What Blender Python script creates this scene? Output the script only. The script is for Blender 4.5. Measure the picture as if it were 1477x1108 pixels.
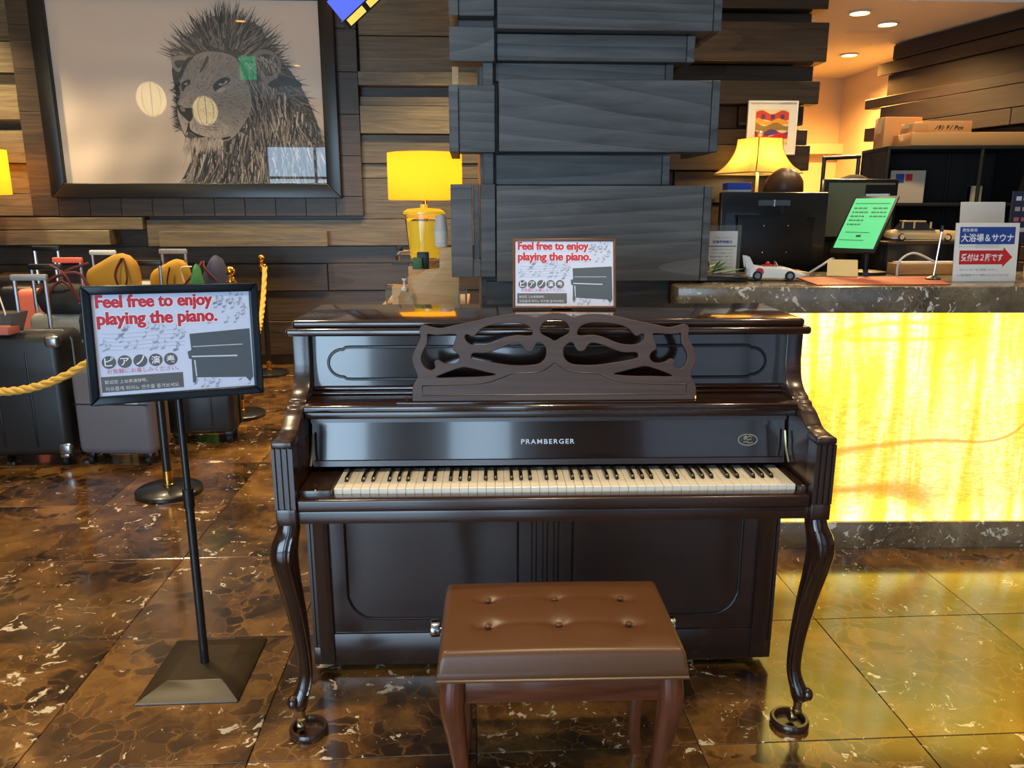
import bpy, bmesh, math, random
from mathutils import Vector, Matrix
random.seed(7)
R = math.radians
S = bpy.context.scene
COL = S.collection
for o in list(bpy.data.objects): bpy.data.objects.remove(o)

# ------------------------------------------------------------------ camera, world, light
cam_d = bpy.data.cameras.new('camera'); cam = bpy.data.objects.new('camera', cam_d); COL.objects.link(cam)
cam.location = (0, 0, 1.45); cam.rotation_euler = (R(90 - 12.9), 0, 0)
cam_d.sensor_width = 36; cam_d.lens = 36 * 1109 / 1477; cam_d.clip_start = .05
S.camera = cam
S.view_settings.view_transform = 'Standard'; S.view_settings.look = 'None'
S.view_settings.exposure = 0.0; S.view_settings.gamma = 1; S.view_settings.use_curve_mapping = False
wd = bpy.data.worlds.new('world'); S.world = wd; wd.use_nodes = True
wd.node_tree.nodes['Background'].inputs[0].default_value = (.55, .72, 1, 1)
wd.node_tree.nodes['Background'].inputs[1].default_value = .6

def light(name, kind, loc, power, color, rot=(0, 0, 0), **k):
    d = bpy.data.lights.new(name, kind); d.energy = power; d.color = color
    for a, b in k.items(): setattr(d, a, b)
    o = bpy.data.objects.new(name, d); COL.objects.link(o); o.location = loc; o.rotation_euler = rot
    return o
DAY = (.54, .77, 1.0)
# daylight coming in through the three shop windows behind the photographer
for x, w, p in ((-2.55, 3.0, 230), (-.02, .62, 36), (2.6, 2.2, 7)):
    light('window_daylight', 'AREA', (x, -3.12, 1.45), p, DAY, (R(90), 0, 0), shape='RECTANGLE', size=w, size_y=2.5)

# ------------------------------------------------------------------ helpers
class MB:
    def __init__(s): s.v = []; s.f = []
    def add(s, v, f):
        n = len(s.v); s.v += [tuple(p) for p in v]; s.f += [tuple(i + n for i in q) for q in f]; return s
    def box(s, x0, x1, y0, y1, z0, z1):
        return s.add([(x, y, z) for z in (z0, z1) for y in (y0, y1) for x in (x0, x1)],
                     [(0, 2, 3, 1), (4, 5, 7, 6), (0, 1, 5, 4), (2, 6, 7, 3), (0, 4, 6, 2), (1, 3, 7, 5)])
    def prism(s, poly, lo, hi, axis='x'):
        g = {'x': lambda t, a, b: (t, a, b), 'y': lambda t, a, b: (a, t, b), 'z': lambda t, a, b: (a, b, t)}[axis]
        n = len(poly)
        return s.add([g(lo, *p) for p in poly] + [g(hi, *p) for p in poly],
                     [tuple(range(n))[::-1], tuple(range(n, 2 * n))] + [(i, (i + 1) % n, n + (i + 1) % n, n + i) for i in range(n)])
    def lathe(s, prof, c=(0, 0, 0), seg=24, sx=1, sy=1):
        v = []; f = []; m = len(prof)
        for i in range(seg):
            a = 2 * math.pi * i / seg
            v += [(c[0] + r * math.cos(a) * sx, c[1] + r * math.sin(a) * sy, c[2] + z) for r, z in prof]
        for i in range(seg):
            j = (i + 1) % seg
            f += [(i * m + k, j * m + k, j * m + k + 1, i * m + k + 1) for k in range(m - 1)]
        f += [tuple(i * m for i in range(seg))[::-1], tuple(i * m + m - 1 for i in range(seg))]
        return s.add(v, f)
    def tube(s, path, r, seg=8, closed=False, flat=1.0):
        P = [Vector(p) for p in path]; n = len(P)
        rr = r if isinstance(r, (list, tuple)) else [r] * n
        T = []
        for i in range(n):
            a = P[(i + 1) % n] if (closed or i < n - 1) else P[i]; b = P[i - 1] if (closed or i > 0) else P[i]
            T.append((a - b).normalized())
        up = Vector((0, 0, 1)) if abs(T[0].z) < .9 else Vector((0, 1, 0))
        N = (up - T[0] * up.dot(T[0])).normalized(); v = []; f = []
        for i in range(n):
            N = (N - T[i] * N.dot(T[i])).normalized(); Bn = T[i].cross(N)
            for k in range(seg):
                a = 2 * math.pi * k / seg
                v.append(P[i] + (N * math.cos(a) + Bn * math.sin(a) * flat) * rr[i])
        for i in range(n if closed else n - 1):
            j = (i + 1) % n
            f += [(i * seg + k, i * seg + (k + 1) % seg, j * seg + (k + 1) % seg, j * seg + k) for k in range(seg)]
        if not closed: f += [tuple(range(seg))[::-1], tuple((n - 1) * seg + k for k in range(seg))]
        return s.add(v, f)
    def loft(s, rings):
        m = len(rings[0]); v = [p for q in rings for p in q]
        f = [(i * m + k, i * m + (k + 1) % m, (i + 1) * m + (k + 1) % m, (i + 1) * m + k) for i in range(len(rings) - 1) for k in range(m)]
        f += [tuple(range(m))[::-1], tuple((len(rings) - 1) * m + k for k in range(m))]
        return s.add(v, f)
    def ball(s, c, r, seg=14, rings=8):
        r = (r, r, r) if not isinstance(r, (tuple, list)) else r
        return s.loft([[(c[0] + r[0] * math.sin(t) * math.cos(2 * math.pi * k / seg), c[1] + r[1] * math.sin(t) * math.sin(2 * math.pi * k / seg),
                         c[2] - r[2] * math.cos(t)) for k in range(seg)] for t in [max(.02, min(math.pi - .02, math.pi * i / rings)) for i in range(rings + 1)]])
    def xf(s, M, i0=0):
        for i in range(i0, len(s.v)): s.v[i] = tuple(M @ Vector(s.v[i]))
        return s
    def mesh(s, name, mat, bevel=0, bseg=2, smooth=True, ang=35):
        me = bpy.data.meshes.new(name); me.from_pydata(s.v, [], s.f)
        bm = bmesh.new(); bm.from_mesh(me); bmesh.ops.recalc_face_normals(bm, faces=bm.faces[:])
        if bevel:
            ed = [e for e in bm.edges if len(e.link_faces) == 2 and e.calc_face_angle(0) > R(30)]
            bmesh.ops.bevel(bm, geom=ed, offset=bevel, segments=bseg, profile=.5, affect='EDGES', clamp_overlap=True)
        bm.to_mesh(me); bm.free()
        if smooth:
            me.shade_smooth(); me.set_sharp_from_angle(angle=R(ang))
        me.materials.append(mat); return me
    def build(s, name, mat, parent=None, **k):
        return put(name, s.mesh(name, mat, **k), parent)
def put(name, me, parent=None, loc=None, rot=None):
    o = bpy.data.objects.new(name, me); COL.objects.link(o); o.parent = parent
    if loc: o.location = loc
    if rot: o.rotation_euler = rot
    return o
def tag(o, label=None, cat=None, group=None, kind=None):
    for a, b in (('label', label), ('category', cat), ('group', group), ('kind', kind)):
        if b: o[a] = b
    return o
def thing(name, label, cat, loc=(0, 0, 0), rz=0, group=None, rx=0):
    o = bpy.data.objects.new(name, None); COL.objects.link(o); o.location = loc; o.rotation_euler = (rx, 0, rz); o.empty_display_size = .1
    return tag(o, label, cat, group)
def B(*a): return MB().box(*a)
def smoothpts(pts, n=4, closed=True):
    out = []; m = len(pts)
    rng = range(m) if closed else range(m - 1)
    g = (lambda i: pts[i % m]) if closed else (lambda i: pts[max(0, min(m - 1, i))])
    for i in rng:
        p0, p1, p2, p3 = g(i - 1), g(i), g(i + 1), g(i + 2)
        for k in range(n):
            t = k / n
            out.append(tuple(.5 * (2 * b + (c - a) * t + (2 * a - 5 * b + 4 * c - d) * t * t + (3 * b - a - 3 * c + d) * t ** 3) for a, b, c, d in zip(p0, p1, p2, p3)))
    if not closed: out.append(tuple(pts[-1]))
    return out

# ------------------------------------------------------------------ materials
M = {}
def srgb(r, g, b):
    f = lambda c: (c / 255 / 12.92) if c / 255 <= .04045 else ((c / 255 + .055) / 1.055) ** 2.4
    return (f(r), f(g), f(b), 1)
def mat(name, col, rough=.5, metal=0, **k):
    m = bpy.data.materials.new(name); m.use_nodes = True; p = m.node_tree.nodes['Principled BSDF']
    p.inputs['Base Color'].default_value = col if len(col) == 4 else (*col, 1)
    p.inputs['Roughness'].default_value = rough; p.inputs['Metallic'].default_value = metal
    for a, b in k.items(): p.inputs[a.replace('_', ' ')].default_value = b
    M[name] = m; return m
def nd(m, t, **k):
    n = m.node_tree.nodes.new(t)
    for a, b in k.items(): setattr(n, a, b)
    return n
def lk(m, a, b): m.node_tree.links.new(a, b)
def ramp(m, fac, stops):
    r = nd(m, 'ShaderNodeValToRGB'); e = r.color_ramp.elements
    while len(e) < len(stops): e.new(.5)
    for q, (p, c) in zip(e, stops): q.position = p; q.color = c if len(c) == 4 else (*c, 1)
    lk(m, fac, r.inputs[0]); return r.outputs[0]
def coords(m, scale=(1, 1, 1), rnd=0, rot=(0, 0, 0), kind='Object'):
    tc = nd(m, 'ShaderNodeTexCoord'); src = tc.outputs[kind]
    if rnd:
        oi = nd(m, 'ShaderNodeObjectInfo'); ml = nd(m, 'ShaderNodeMath', operation='MULTIPLY'); ml.inputs[1].default_value = rnd
        lk(m, oi.outputs['Random'], ml.inputs[0]); ad = nd(m, 'ShaderNodeVectorMath', operation='ADD')
        lk(m, src, ad.inputs[0]); lk(m, ml.outputs[0], ad.inputs[1]); src = ad.outputs[0]
    mp = nd(m, 'ShaderNodeMapping'); mp.inputs['Scale'].default_value = scale; mp.inputs['Rotation'].default_value = rot
    lk(m, src, mp.inputs[0]); return mp.outputs[0]
def noise(m, vec, scale=5, detail=4, rough=.55, dist=0):
    n = nd(m, 'ShaderNodeTexNoise'); lk(m, vec, n.inputs['Vector'])
    for a, b in (('Scale', scale), ('Detail', detail), ('Roughness', rough), ('Distortion', dist)): n.inputs[a].default_value = b
    return n.outputs[0]
def mixc(m, fac, a, b, mode='MIX'):
    x = nd(m, 'ShaderNodeMix', data_type='RGBA', blend_type=mode)
    for s, i in ((fac, 0), (a, 6), (b, 7)):
        if hasattr(s, 'is_linked'): lk(m, s, x.inputs[i])
        else: x.inputs[i].default_value = s
    return x.outputs[2]
def bump(m, h, st=.2, dist=.002):
    b = nd(m, 'ShaderNodeBump'); b.inputs['Strength'].default_value = st; b.inputs['Distance'].default_value = dist
    lk(m, h, b.inputs['Height']); lk(m, b.outputs[0], m.node_tree.nodes['Principled BSDF'].inputs['Normal'])
def wood(name, c1, c2, rough=.4, grain=(.5, 9, 9), scale=4, bst=.15, var=.0, rings=34, fig=.16, **k):
    m = mat(name, c1, rough, **k); v = coords(m, grain, rnd=13)
    n = noise(m, v, scale, 5, .6, .8)
    big = noise(m, coords(m, tuple(q * .16 for q in grain), rnd=13), 1.5, 1, .4, .3)      # cathedral figure: contour lines of a slow field
    ml = nd(m, 'ShaderNodeMath', operation='MULTIPLY'); lk(m, big, ml.inputs[0]); ml.inputs[1].default_value = rings
    fr_ = nd(m, 'ShaderNodeMath', operation='FRACT'); lk(m, ml.outputs[0], fr_.inputs[0])
    mx = nd(m, 'ShaderNodeMath', operation='MULTIPLY_ADD'); lk(m, fr_.outputs[0], mx.inputs[0]); mx.inputs[1].default_value = fig; lk(m, n, mx.inputs[2])
    c = ramp(m, mx.outputs[0], [(.32, c1), (.72 + fig * .7, c2)])
    if var:
        oi = nd(m, 'ShaderNodeObjectInfo'); hv = nd(m, 'ShaderNodeHueSaturation'); mr = nd(m, 'ShaderNodeMapRange')
        lk(m, oi.outputs['Random'], mr.inputs[0]); mr.inputs[3].default_value = 1 - var; mr.inputs[4].default_value = 1 + var
        lk(m, mr.outputs[0], hv.inputs['Value']); lk(m, c, hv.inputs['Color']); c = hv.outputs[0]
    lk(m, c, m.node_tree.nodes['Principled BSDF'].inputs['Base Color']); bump(m, mx.outputs[0], bst); return m
wood('wall_board', srgb(80, 69, 49), srgb(130, 114, 84), .42, var=.22)
wood('dark_board', srgb(46, 36, 27), srgb(82, 66, 50), .42, var=.25)
wood('right_board', srgb(27, 18, 10), srgb(48, 32, 18), .6, grain=(9, .5, 9), var=.3)
wood('column_board', srgb(64, 62, 61), srgb(108, 105, 102), .5, var=.1, bst=.3, grain=(.55, 9, 6), rings=30, fig=.3)
wood('desk_wood', srgb(58, 41, 35), srgb(78, 58, 50), .5, grain=(.6, 14, 14), bst=.02)
wood('piano_wood', srgb(38, 23, 17), srgb(56, 34, 26), .27, grain=(.6, 14, 14), bst=.02, Coat_Weight=.5, Coat_Roughness=.2)
wood('piano_gloss', srgb(32, 18, 13), srgb(50, 29, 20), .16, grain=(.6, 14, 14), bst=.01, Coat_Weight=.7, Coat_Roughness=.06)
wood('bench_leg', srgb(78, 38, 22), srgb(112, 60, 36), .3, grain=(12, 12, .8), Coat_Weight=.3)
wood('piano_leg', srgb(30, 17, 13), srgb(50, 29, 20), .18, grain=(14, 14, .6), bst=.01, Coat_Weight=.6, Coat_Roughness=.1)
wood('bench_wood', srgb(78, 38, 22), srgb(112, 60, 36), .3, grain=(.8, 12, 12), Coat_Weight=.3)
wood('pale_wood', srgb(190, 150, 100), srgb(222, 186, 136), .5, grain=(.8, 10, 10))
mat('groove', srgb(14, 8, 6), .35)
mat('black', srgb(16, 16, 17), .4); mat('rack_black', srgb(26, 22, 18), .75); mat('black_satin', srgb(24, 25, 27), .28, Coat_Weight=.3); mat('black_rubber', srgb(20, 20, 20), .7)
mat('base_brown', srgb(52, 42, 26), .35)
mat('brass', srgb(212, 168, 84), .18, 1); mat('dull_brass', srgb(170, 150, 110), .3, 1); mat('chrome', srgb(205, 205, 210), .15, 1); mat('steel', srgb(165, 168, 175), .3, 1)
mat('ivory', srgb(236, 226, 208), .25, Coat_Weight=.4); mat('ebony', srgb(15, 13, 12), .25)
mat('white', srgb(232, 230, 225), .5); mat('paper', srgb(226, 222, 212), .6); mat('plaster', srgb(226, 208, 180), .75); mat('ceiling_white', srgb(236, 230, 214), .85)
mat('poster', srgb(206, 213, 236), .3, Coat_Weight=.4); mat('slate', srgb(82, 90, 98), .4); mat('slate_light', srgb(196, 204, 212), .4)
mat('note_grey', srgb(158, 165, 186), .5); mat('red_print', srgb(196, 44, 62), .4); mat('pink_print', srgb(205, 110, 130), .4); mat('white_print', srgb(240, 240, 244), .4)
mat('blue_print', srgb(40, 72, 150), .4); mat('arrow_red', srgb(200, 40, 40), .4); mat('grey_print', srgb(92, 92, 96), .5); mat('light_print', srgb(205, 205, 205), .5)
mat('gilt', srgb(222, 205, 160), .3, .6)
mat('frame_black', srgb(24, 20, 16), .3); mat('frame_teal', srgb(26, 32, 38), .22, .4); mat('frame_gold', srgb(120, 84, 62), .3, .5)
mat('grey_shell', srgb(104, 102, 110), .45); mat('black_shell', srgb(30, 30, 31), .42); mat('silver_shell', srgb(150, 152, 152), .35); mat('coral', srgb(226, 112, 86), .45)
mat('mustard', srgb(176, 130, 40), .85); mat('navy', srgb(44, 48, 78), .8); mat('duffel', srgb(34, 32, 32), .8); mat('strap_red', srgb(92, 26, 28), .7); mat('green_cloth', srgb(50, 122, 70), .7); mat('cream', srgb(225, 205, 160), .6)
mat('cardboard', srgb(190, 140, 84), .8); mat('red_mat', srgb(168, 66, 42), .5); mat('hair', srgb(84, 54, 34), .45); mat('skin', srgb(205, 160, 130), .55); mat('uniform', srgb(34, 34, 40), .8)
mat('leaf', srgb(66, 112, 62), .5); mat('yellow_paper', srgb(222, 200, 140), .7); mat('blue_box', srgb(32, 70, 180), .4); mat('tan_paint', srgb(205, 172, 120), .25, Coat_Weight=.5); mat('toy_white', srgb(235, 232, 226), .25, Coat_Weight=.5); mat('toy_red', srgb(190, 40, 34), .3)
mat('olive_screen', srgb(112, 118, 92), .3); mat('coat_black', srgb(12, 11, 11), .95); mat('stone_pale', srgb(196, 180, 160), .8)
mat('glass', (1, 1, 1), .02, Transmission_Weight=1.0, IOR=1.35); mat('acrylic', (.93, .96, .96), .05, Transmission_Weight=.95, IOR=1.15)
mat('juice_glow', srgb(245, 205, 60), .2, Emission_Color=srgb(250, 200, 50), Emission_Strength=.35)  # emission put into drink and jar lid, standing in for lamplight behind them
def emit(name, col, st):
    m = mat(name, col, .6); p = m.node_tree.nodes['Principled BSDF']; p.inputs['Emission Color'].default_value = col; p.inputs['Emission Strength'].default_value = st; return m
emit('bulb', srgb(255, 236, 180), 14); emit('downlight', srgb(255, 206, 120), 12)
emit('green_screen', srgb(74, 200, 132), .55); emit('blue_screen', srgb(80, 100, 220), 1.0); emit('lantern', srgb(255, 226, 150), 9); emit('exit_green', srgb(20, 190, 130), 7); emit('cove_white', srgb(255, 240, 205), .7); emit('warm_panel', srgb(250, 205, 90), .8)

def shade_mat(name, col, em_):
    m = bpy.data.materials.new(name); m.use_nodes = True; M[name] = m; m.node_tree.nodes.remove(m.node_tree.nodes['Principled BSDF']); out = m.node_tree.nodes['Material Output']
    tr = nd(m, 'ShaderNodeBsdfTranslucent'); tr.inputs[0].default_value = col; df = nd(m, 'ShaderNodeBsdfDiffuse'); df.inputs[0].default_value = col
    mx = nd(m, 'ShaderNodeMixShader'); mx.inputs[0].default_value = .3; lk(m, tr.outputs[0], mx.inputs[1]); lk(m, df.outputs[0], mx.inputs[2])
    e = nd(m, 'ShaderNodeEmission'); e.inputs[0].default_value = col; e.inputs[1].default_value = em_; ad = nd(m, 'ShaderNodeAddShader'); lk(m, mx.outputs[0], ad.inputs[0]); lk(m, e.outputs[0], ad.inputs[1]); lk(m, ad.outputs[0], out.inputs[0])
shade_mat('shade_yellow', srgb(255, 212, 84), .16); shade_mat('shade_amber', srgb(246, 196, 96), .18)
# leather
m = mat('leather', srgb(92, 59, 35), .36); h = noise(m, coords(m, (1, 1, 1)), 220, 3, .6); bump(m, h, .12, .001)
# gold rope
m = mat('rope', srgb(214, 168, 70), .6)
w = nd(m, 'ShaderNodeTexNoise'); w.inputs['Scale'].default_value = 300; bump(m, w.outputs[0], .3, .002)
# dark brown marble of the floor tiles
def marble(name, dark, mid, light, vein, rough, sc=1.0, wht=.64, cell=13, clast=1.0, coat=0.0):
    m = mat(name, dark, rough, Specular_IOR_Level=1.0, Coat_Weight=coat, Coat_Roughness=.1); v = coords(m, (sc, sc, sc), rnd=37)
    wrp = nd(m, 'ShaderNodeTexNoise'); wrp.inputs['Scale'].default_value = 6; wrp.inputs['Detail'].default_value = 4; lk(m, v, wrp.inputs['Vector'])
    vm = nd(m, 'ShaderNodeVectorMath', operation='MULTIPLY_ADD'); lk(m, wrp.outputs['Color'], vm.inputs[0]); vm.inputs[1].default_value = (.16, .16, .16); lk(m, v, vm.inputs[2]); wv = vm.outputs[0]
    big = noise(m, wv, 2.6, 7, .66, .5); base = ramp(m, big, [(.36, dark), (.48, mid), (.60, tuple(.5 * a + .5 * b for a, b in zip(mid, light))), (.72, light)])
    vc = nd(m, 'ShaderNodeTexVoronoi', feature='F1'); vc.inputs['Scale'].default_value = cell; lk(m, wv, vc.inputs['Vector'])
    sx = nd(m, 'ShaderNodeSeparateXYZ'); lk(m, vc.outputs['Color'], sx.inputs[0])
    cl_ = ramp(m, sx.outputs[0], [(.0, (1, 1, 1)), (.30, (1, 1, 1)), (.38, (0, 0, 0))])      # some clasts are near black
    vo = nd(m, 'ShaderNodeTexVoronoi', feature='DISTANCE_TO_EDGE'); vo.inputs['Scale'].default_value = cell; lk(m, wv, vo.inputs['Vector'])
    inn = ramp(m, vo.outputs['Distance'], [(.03, (0, 0, 0)), (.12, (.85, .85, .85))]); m0 = nd(m, 'ShaderNodeMath', operation='MULTIPLY'); lk(m, inn, m0.inputs[0]); lk(m, cl_, m0.inputs[1])
    mz = ramp(m, noise(m, v, 1.7, 3, .5), [(.44, (.12, .12, .12)), (.62, (clast, clast, clast))]); m9 = nd(m, 'ShaderNodeMath', operation='MULTIPLY'); lk(m, m0.outputs[0], m9.inputs[0]); lk(m, mz, m9.inputs[1])
    base = mixc(m, m9.outputs[0], base, dark)
    n2 = noise(m, wv, 6, 4, .6); thin = ramp(m, vo.outputs['Distance'], [(.0, (1, 1, 1)), (.05, (0, 0, 0))])
    mk = ramp(m, n2, [(.42, (0, 0, 0)), (.6, (1, 1, 1))]); mm = nd(m, 'ShaderNodeMath', operation='MULTIPLY'); lk(m, thin, mm.inputs[0]); lk(m, mk, mm.inputs[1])
    ms = nd(m, 'ShaderNodeMath', operation='MULTIPLY'); lk(m, mm.outputs[0], ms.inputs[0]); ms.inputs[1].default_value = .6
    c = mixc(m, ms.outputs[0], base, light)
    n3 = noise(m, wv, 19, 4, .62, .9); zn = noise(m, v, 2.1, 2, .5); oi = nd(m, 'ShaderNodeObjectInfo')
    a1 = nd(m, 'ShaderNodeMath', operation='MULTIPLY_ADD'); lk(m, zn, a1.inputs[0]); a1.inputs[1].default_value = .28; lk(m, n3, a1.inputs[2])     # flecks gather in drifts
    a2 = nd(m, 'ShaderNodeMath', operation='MULTIPLY_ADD'); lk(m, oi.outputs['Random'], a2.inputs[0]); a2.inputs[1].default_value = .05; lk(m, a1.outputs[0], a2.inputs[2])
    fl = ramp(m, a2.outputs[0], [(wht + .165, (0, 0, 0)), (wht + .195, (1, 1, 1))])
    c = mixc(m, fl, c, vein); lk(m, c, m.node_tree.nodes['Principled BSDF'].inputs['Base Color']); return m
marble('floor_marble', srgb(30, 19, 11), srgb(84, 55, 26), srgb(150, 108, 56), srgb(210, 196, 170), .17, 1.0, .65, 16, 1.0, .7)
marble('counter_stone', srgb(84, 72, 56), srgb(112, 98, 78), srgb(150, 134, 110), srgb(212, 206, 194), .2, 1.3, .60, 20, .35)
mat('grout', srgb(72, 56, 36), .7)
# backlit onyx
m = mat('onyx', srgb(240, 200, 80), .15); p = m.node_tree.nodes['Principled BSDF']
v = coords(m, (3.2, 1, .35), rot=(0, R(12), 0)); n = noise(m, v, 1.7, 5, .6, .8)
c = ramp(m, n, [(.28, srgb(214, 140, 8)), (.40, srgb(236, 184, 26)), (.5, srgb(247, 220, 86)), (.6, srgb(254, 246, 180)), (.70, srgb(238, 194, 40)), (.85, srgb(250, 232, 120))])
vs = coords(m, (7, 1, 22)); n4 = noise(m, vs, 4, 3, .6, 1.2); c = mixc(m, .75, c, mixc(m, 1.0, c, ramp(m, n4, [(.4, (.8, .6, .2)), (.6, (1, 1, .85))]), 'MULTIPLY'))
v2 = coords(m, (.55, 1, 1.5)); n5 = noise(m, v2, 1.25, 1, .4, .9)
c = mixc(m, ramp(m, n5, [(.485, (0, 0, 0)), (.498, (.75, .75, .75)), (.506, (.75, .75, .75)), (.52, (0, 0, 0))]), c, srgb(196, 132, 24))
lk(m, c, p.inputs['Emission Color']); p.inputs['Base Color'].default_value = (.22, .17, .06, 1)
tc = nd(m, 'ShaderNodeTexCoord'); sp = nd(m, 'ShaderNodeSeparateXYZ'); lk(m, tc.outputs['Object'], sp.inputs[0])
st = ramp(m, sp.outputs['Z'], [(.12, (1, 1, 1)), (.24, (.42, .42, .42)), (.6, (.46, .46, .46)), (.98, (1, 1, 1))])   # lamps run along its top and foot
mu = nd(m, 'ShaderNodeMath', operation='MULTIPLY'); lk(m, st, mu.inputs[0]); mu.inputs[1].default_value = 3.2; lk(m, mu.outputs[0], p.inputs['Emission Strength'])

def text(body, width, mat_, parent, loc, size=None, bold=0, rot=(R(90), 0, 0), height=None, shear=0, name='lettering', center=False, space=1.0, shifts=None):
    c = bpy.data.curves.new('t', 'FONT'); c.body = body; c.size = 1; c.offset = bold; c.shear = shear; c.resolution_u = 4; c.space_character = space
    o = bpy.data.objects.new('t', c); COL.objects.link(o); dg = bpy.context.evaluated_depsgraph_get()
    me = bpy.data.meshes.new_from_object(o.evaluated_get(dg)); bpy.data.objects.remove(o); bpy.data.curves.remove(c)
    xs = [q.co.x for q in me.vertices]; ys = [q.co.y for q in me.vertices]
    if not xs: return None
    sx = width / (max(xs) - min(xs)); sy = height / (max(ys) - min(ys)) if height else sx
    x0 = (min(xs) + max(xs)) / 2 if center else min(xs); y0 = min(ys)
    for q in me.vertices: q.co = ((q.co.x - x0) * sx, (q.co.y - y0) * sy, 0)
    if shifts:
        b_ = MB(); vs_ = [tuple(q.co) for q in me.vertices]; fs_ = [tuple(f.vertices) for f in me.polygons]
        for n_, (dx, dy) in enumerate(shifts): b_.add([(x + dx, y + dy, n_ * 1e-5) for x, y, z in vs_], fs_)
        me = bpy.data.meshes.new(name); me.from_pydata(b_.v, [], b_.f)
    me.materials.clear(); me.materials.append(mat_); me.name = name
    return put(name, me, parent, loc, rot)

# ------------------------------------------------------------------ the room
RY = R(3.2)                                        # the room is turned a little against the photographer
def struct(name, me, label=None, rot=RY, loc=(0, 0, 0), parent=None):
    o = put(name, me, parent, loc, (0, 0, rot)); o['kind'] = 'structure'
    if label: o['label'] = label
    return o
floor = struct('floor', B(-7.2, 6, -3.4, 9.6, -.06, -.012).mesh('floor', M['grout']), 'polished dark brown marble tile floor')
TU, TV = .615, .635
tile = B(.001, TU - .001, .001, TV - .001, -.012, 0).mesh('floor_tile', M['floor_marble'], bevel=.0015, bseg=1)
for i in range(-8, 6):
    for j in range(-2, 9):
        u, w = .006 + i * TU, 1.82 + j * TV
        if abs(u + .3) > .72 * w + 1.6: continue
        if u > 1.0 and w > 3.3: continue
        put('floor_tile', tile, floor, (u, w, 0))
far = MB().box(-7.2, 6, -3.4, 1.82 - 2 * TV, -.012, 0)
far.build('floor_paving', M['floor_marble'], floor)

# back wall of horizontal boards
wb = struct('wall_back', B(-6.9, .9, 7.3, 7.4, 0, 3.6).mesh('wall_back', M['dark_board']), 'dark timber board wall behind the luggage')
def boards(parent, lst, v, mt, bevel=.003):
    for (a, b, z0, z1, pr) in lst:
        B(a, b - .004, v - pr, v + .02, z0 + .003, z1 - .003).build('board', M[mt], parent, bevel=bevel, bseg=1)
boards(wb, [(-.93, .9, 2.91, 3.55, .06), (-.93, .9, 2.61, 2.91, .05), (-.94, .9, 2.49, 2.61, .13), (-.94, .9, 2.33, 2.41, .07), (-.94, .9, 2.09, 2.33, .11),
            (-.95, .9, 1.84, 2.09, .06), (-.95, .9, 1.71, 1.84, .04), (-.95, .9, 1.35, 1.71, .06), (-2.88, .9, 1.11, 1.35, .09)], 7.3, 'wall_board')
boards(wb, [(-4.6, -2.88, 1.26, 1.37, .16), (-4.8, -3.15, 1.13, 1.26, .22), (-2.74, -1.26, 1.11, 1.25, .2)], 7.3, 'wall_board')
boards(wb, [(-6.5, .9, .95, 1.11, .04), (-6.5, -1.3, .70, .95, .07), (-1.3, .9, .70, .95, .05), (-6.5, .9, .42, .70, .04), (-6.5, .9, .1, .42, .06)], 7.3, 'dark_board')
boards(wb, [(-6.5, -3.83, 2.83, 3.55, .06), (-6.5, -3.83, 2.57, 2.82, .11), (-6.5, -3.83, 2.40, 2.57, .05), (-6.5, -3.83, 2.19, 2.40, .12), (-6.5, -3.83, 1.83, 2.11, .08),
            (-6.5, -3.83, 1.57, 1.83, .05), (-6.5, -3.83, 1.38, 1.57, .08)], 7.3, 'wall_board')
# flat panels round the picture
for z0, z1 in ((1.38, 1.55), (1.55, 1.9), (1.9, 2.25), (2.25, 2.6), (2.6, 2.95), (2.95, 3.55)):
    for a, b in ((-3.83, -3.6), (-1.18, -.94)):
        B(a, b - .003, 7.17, 7.31, z0 + .002, z1 - .002).build('panel', M['dark_board'], wb, bevel=.002, bseg=1)
for k in range(9):
    B(-3.6 + k * .269, -3.6 + (k + 1) * .269 - .003, 7.17, 7.31, 1.38, 1.56).build('panel', M['dark_board'], wb, bevel=.002, bseg=1)

# board partition behind the reception desk
wr = struct('wall_reception', B(.5, 2.06, 5.08, 5.2, 0, 3.6).mesh('wall_reception', M['dark_board']), 'dark timber board partition behind the reception desk')
k = 5.0 / 7.2
boards(wr, [(.5, 2.20, 2.62, 2.9, .15), (.5, 2.14, 2.55, 2.62, .06), (.5, 2.21, 2.32, 2.55, .16), (.5, 2.18, 2.22, 2.32, .05), (.5, 2.2, 2.08, 2.22, .12),
            (.5, 1.72, 1.94, 2.08, .02), (1.72, 2.14, 1.96, 2.08, .05), (1.15, 1.36, 1.98, 2.04, .06), (.5, 2.18, 1.84, 1.94, .04), (.5, 2.18, 1.68, 1.84, .1), (.5, 1.32, 1.48, 1.68, .05), (1.32, 2.14, 1.48, 1.68, .07),
            (.5, 2.16, 1.3, 1.48, .03), (.5, 2.14, 1.05, 1.3, .07), (.5, 2.14, .6, 1.05, .05)], 5.08, 'dark_board')

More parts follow.
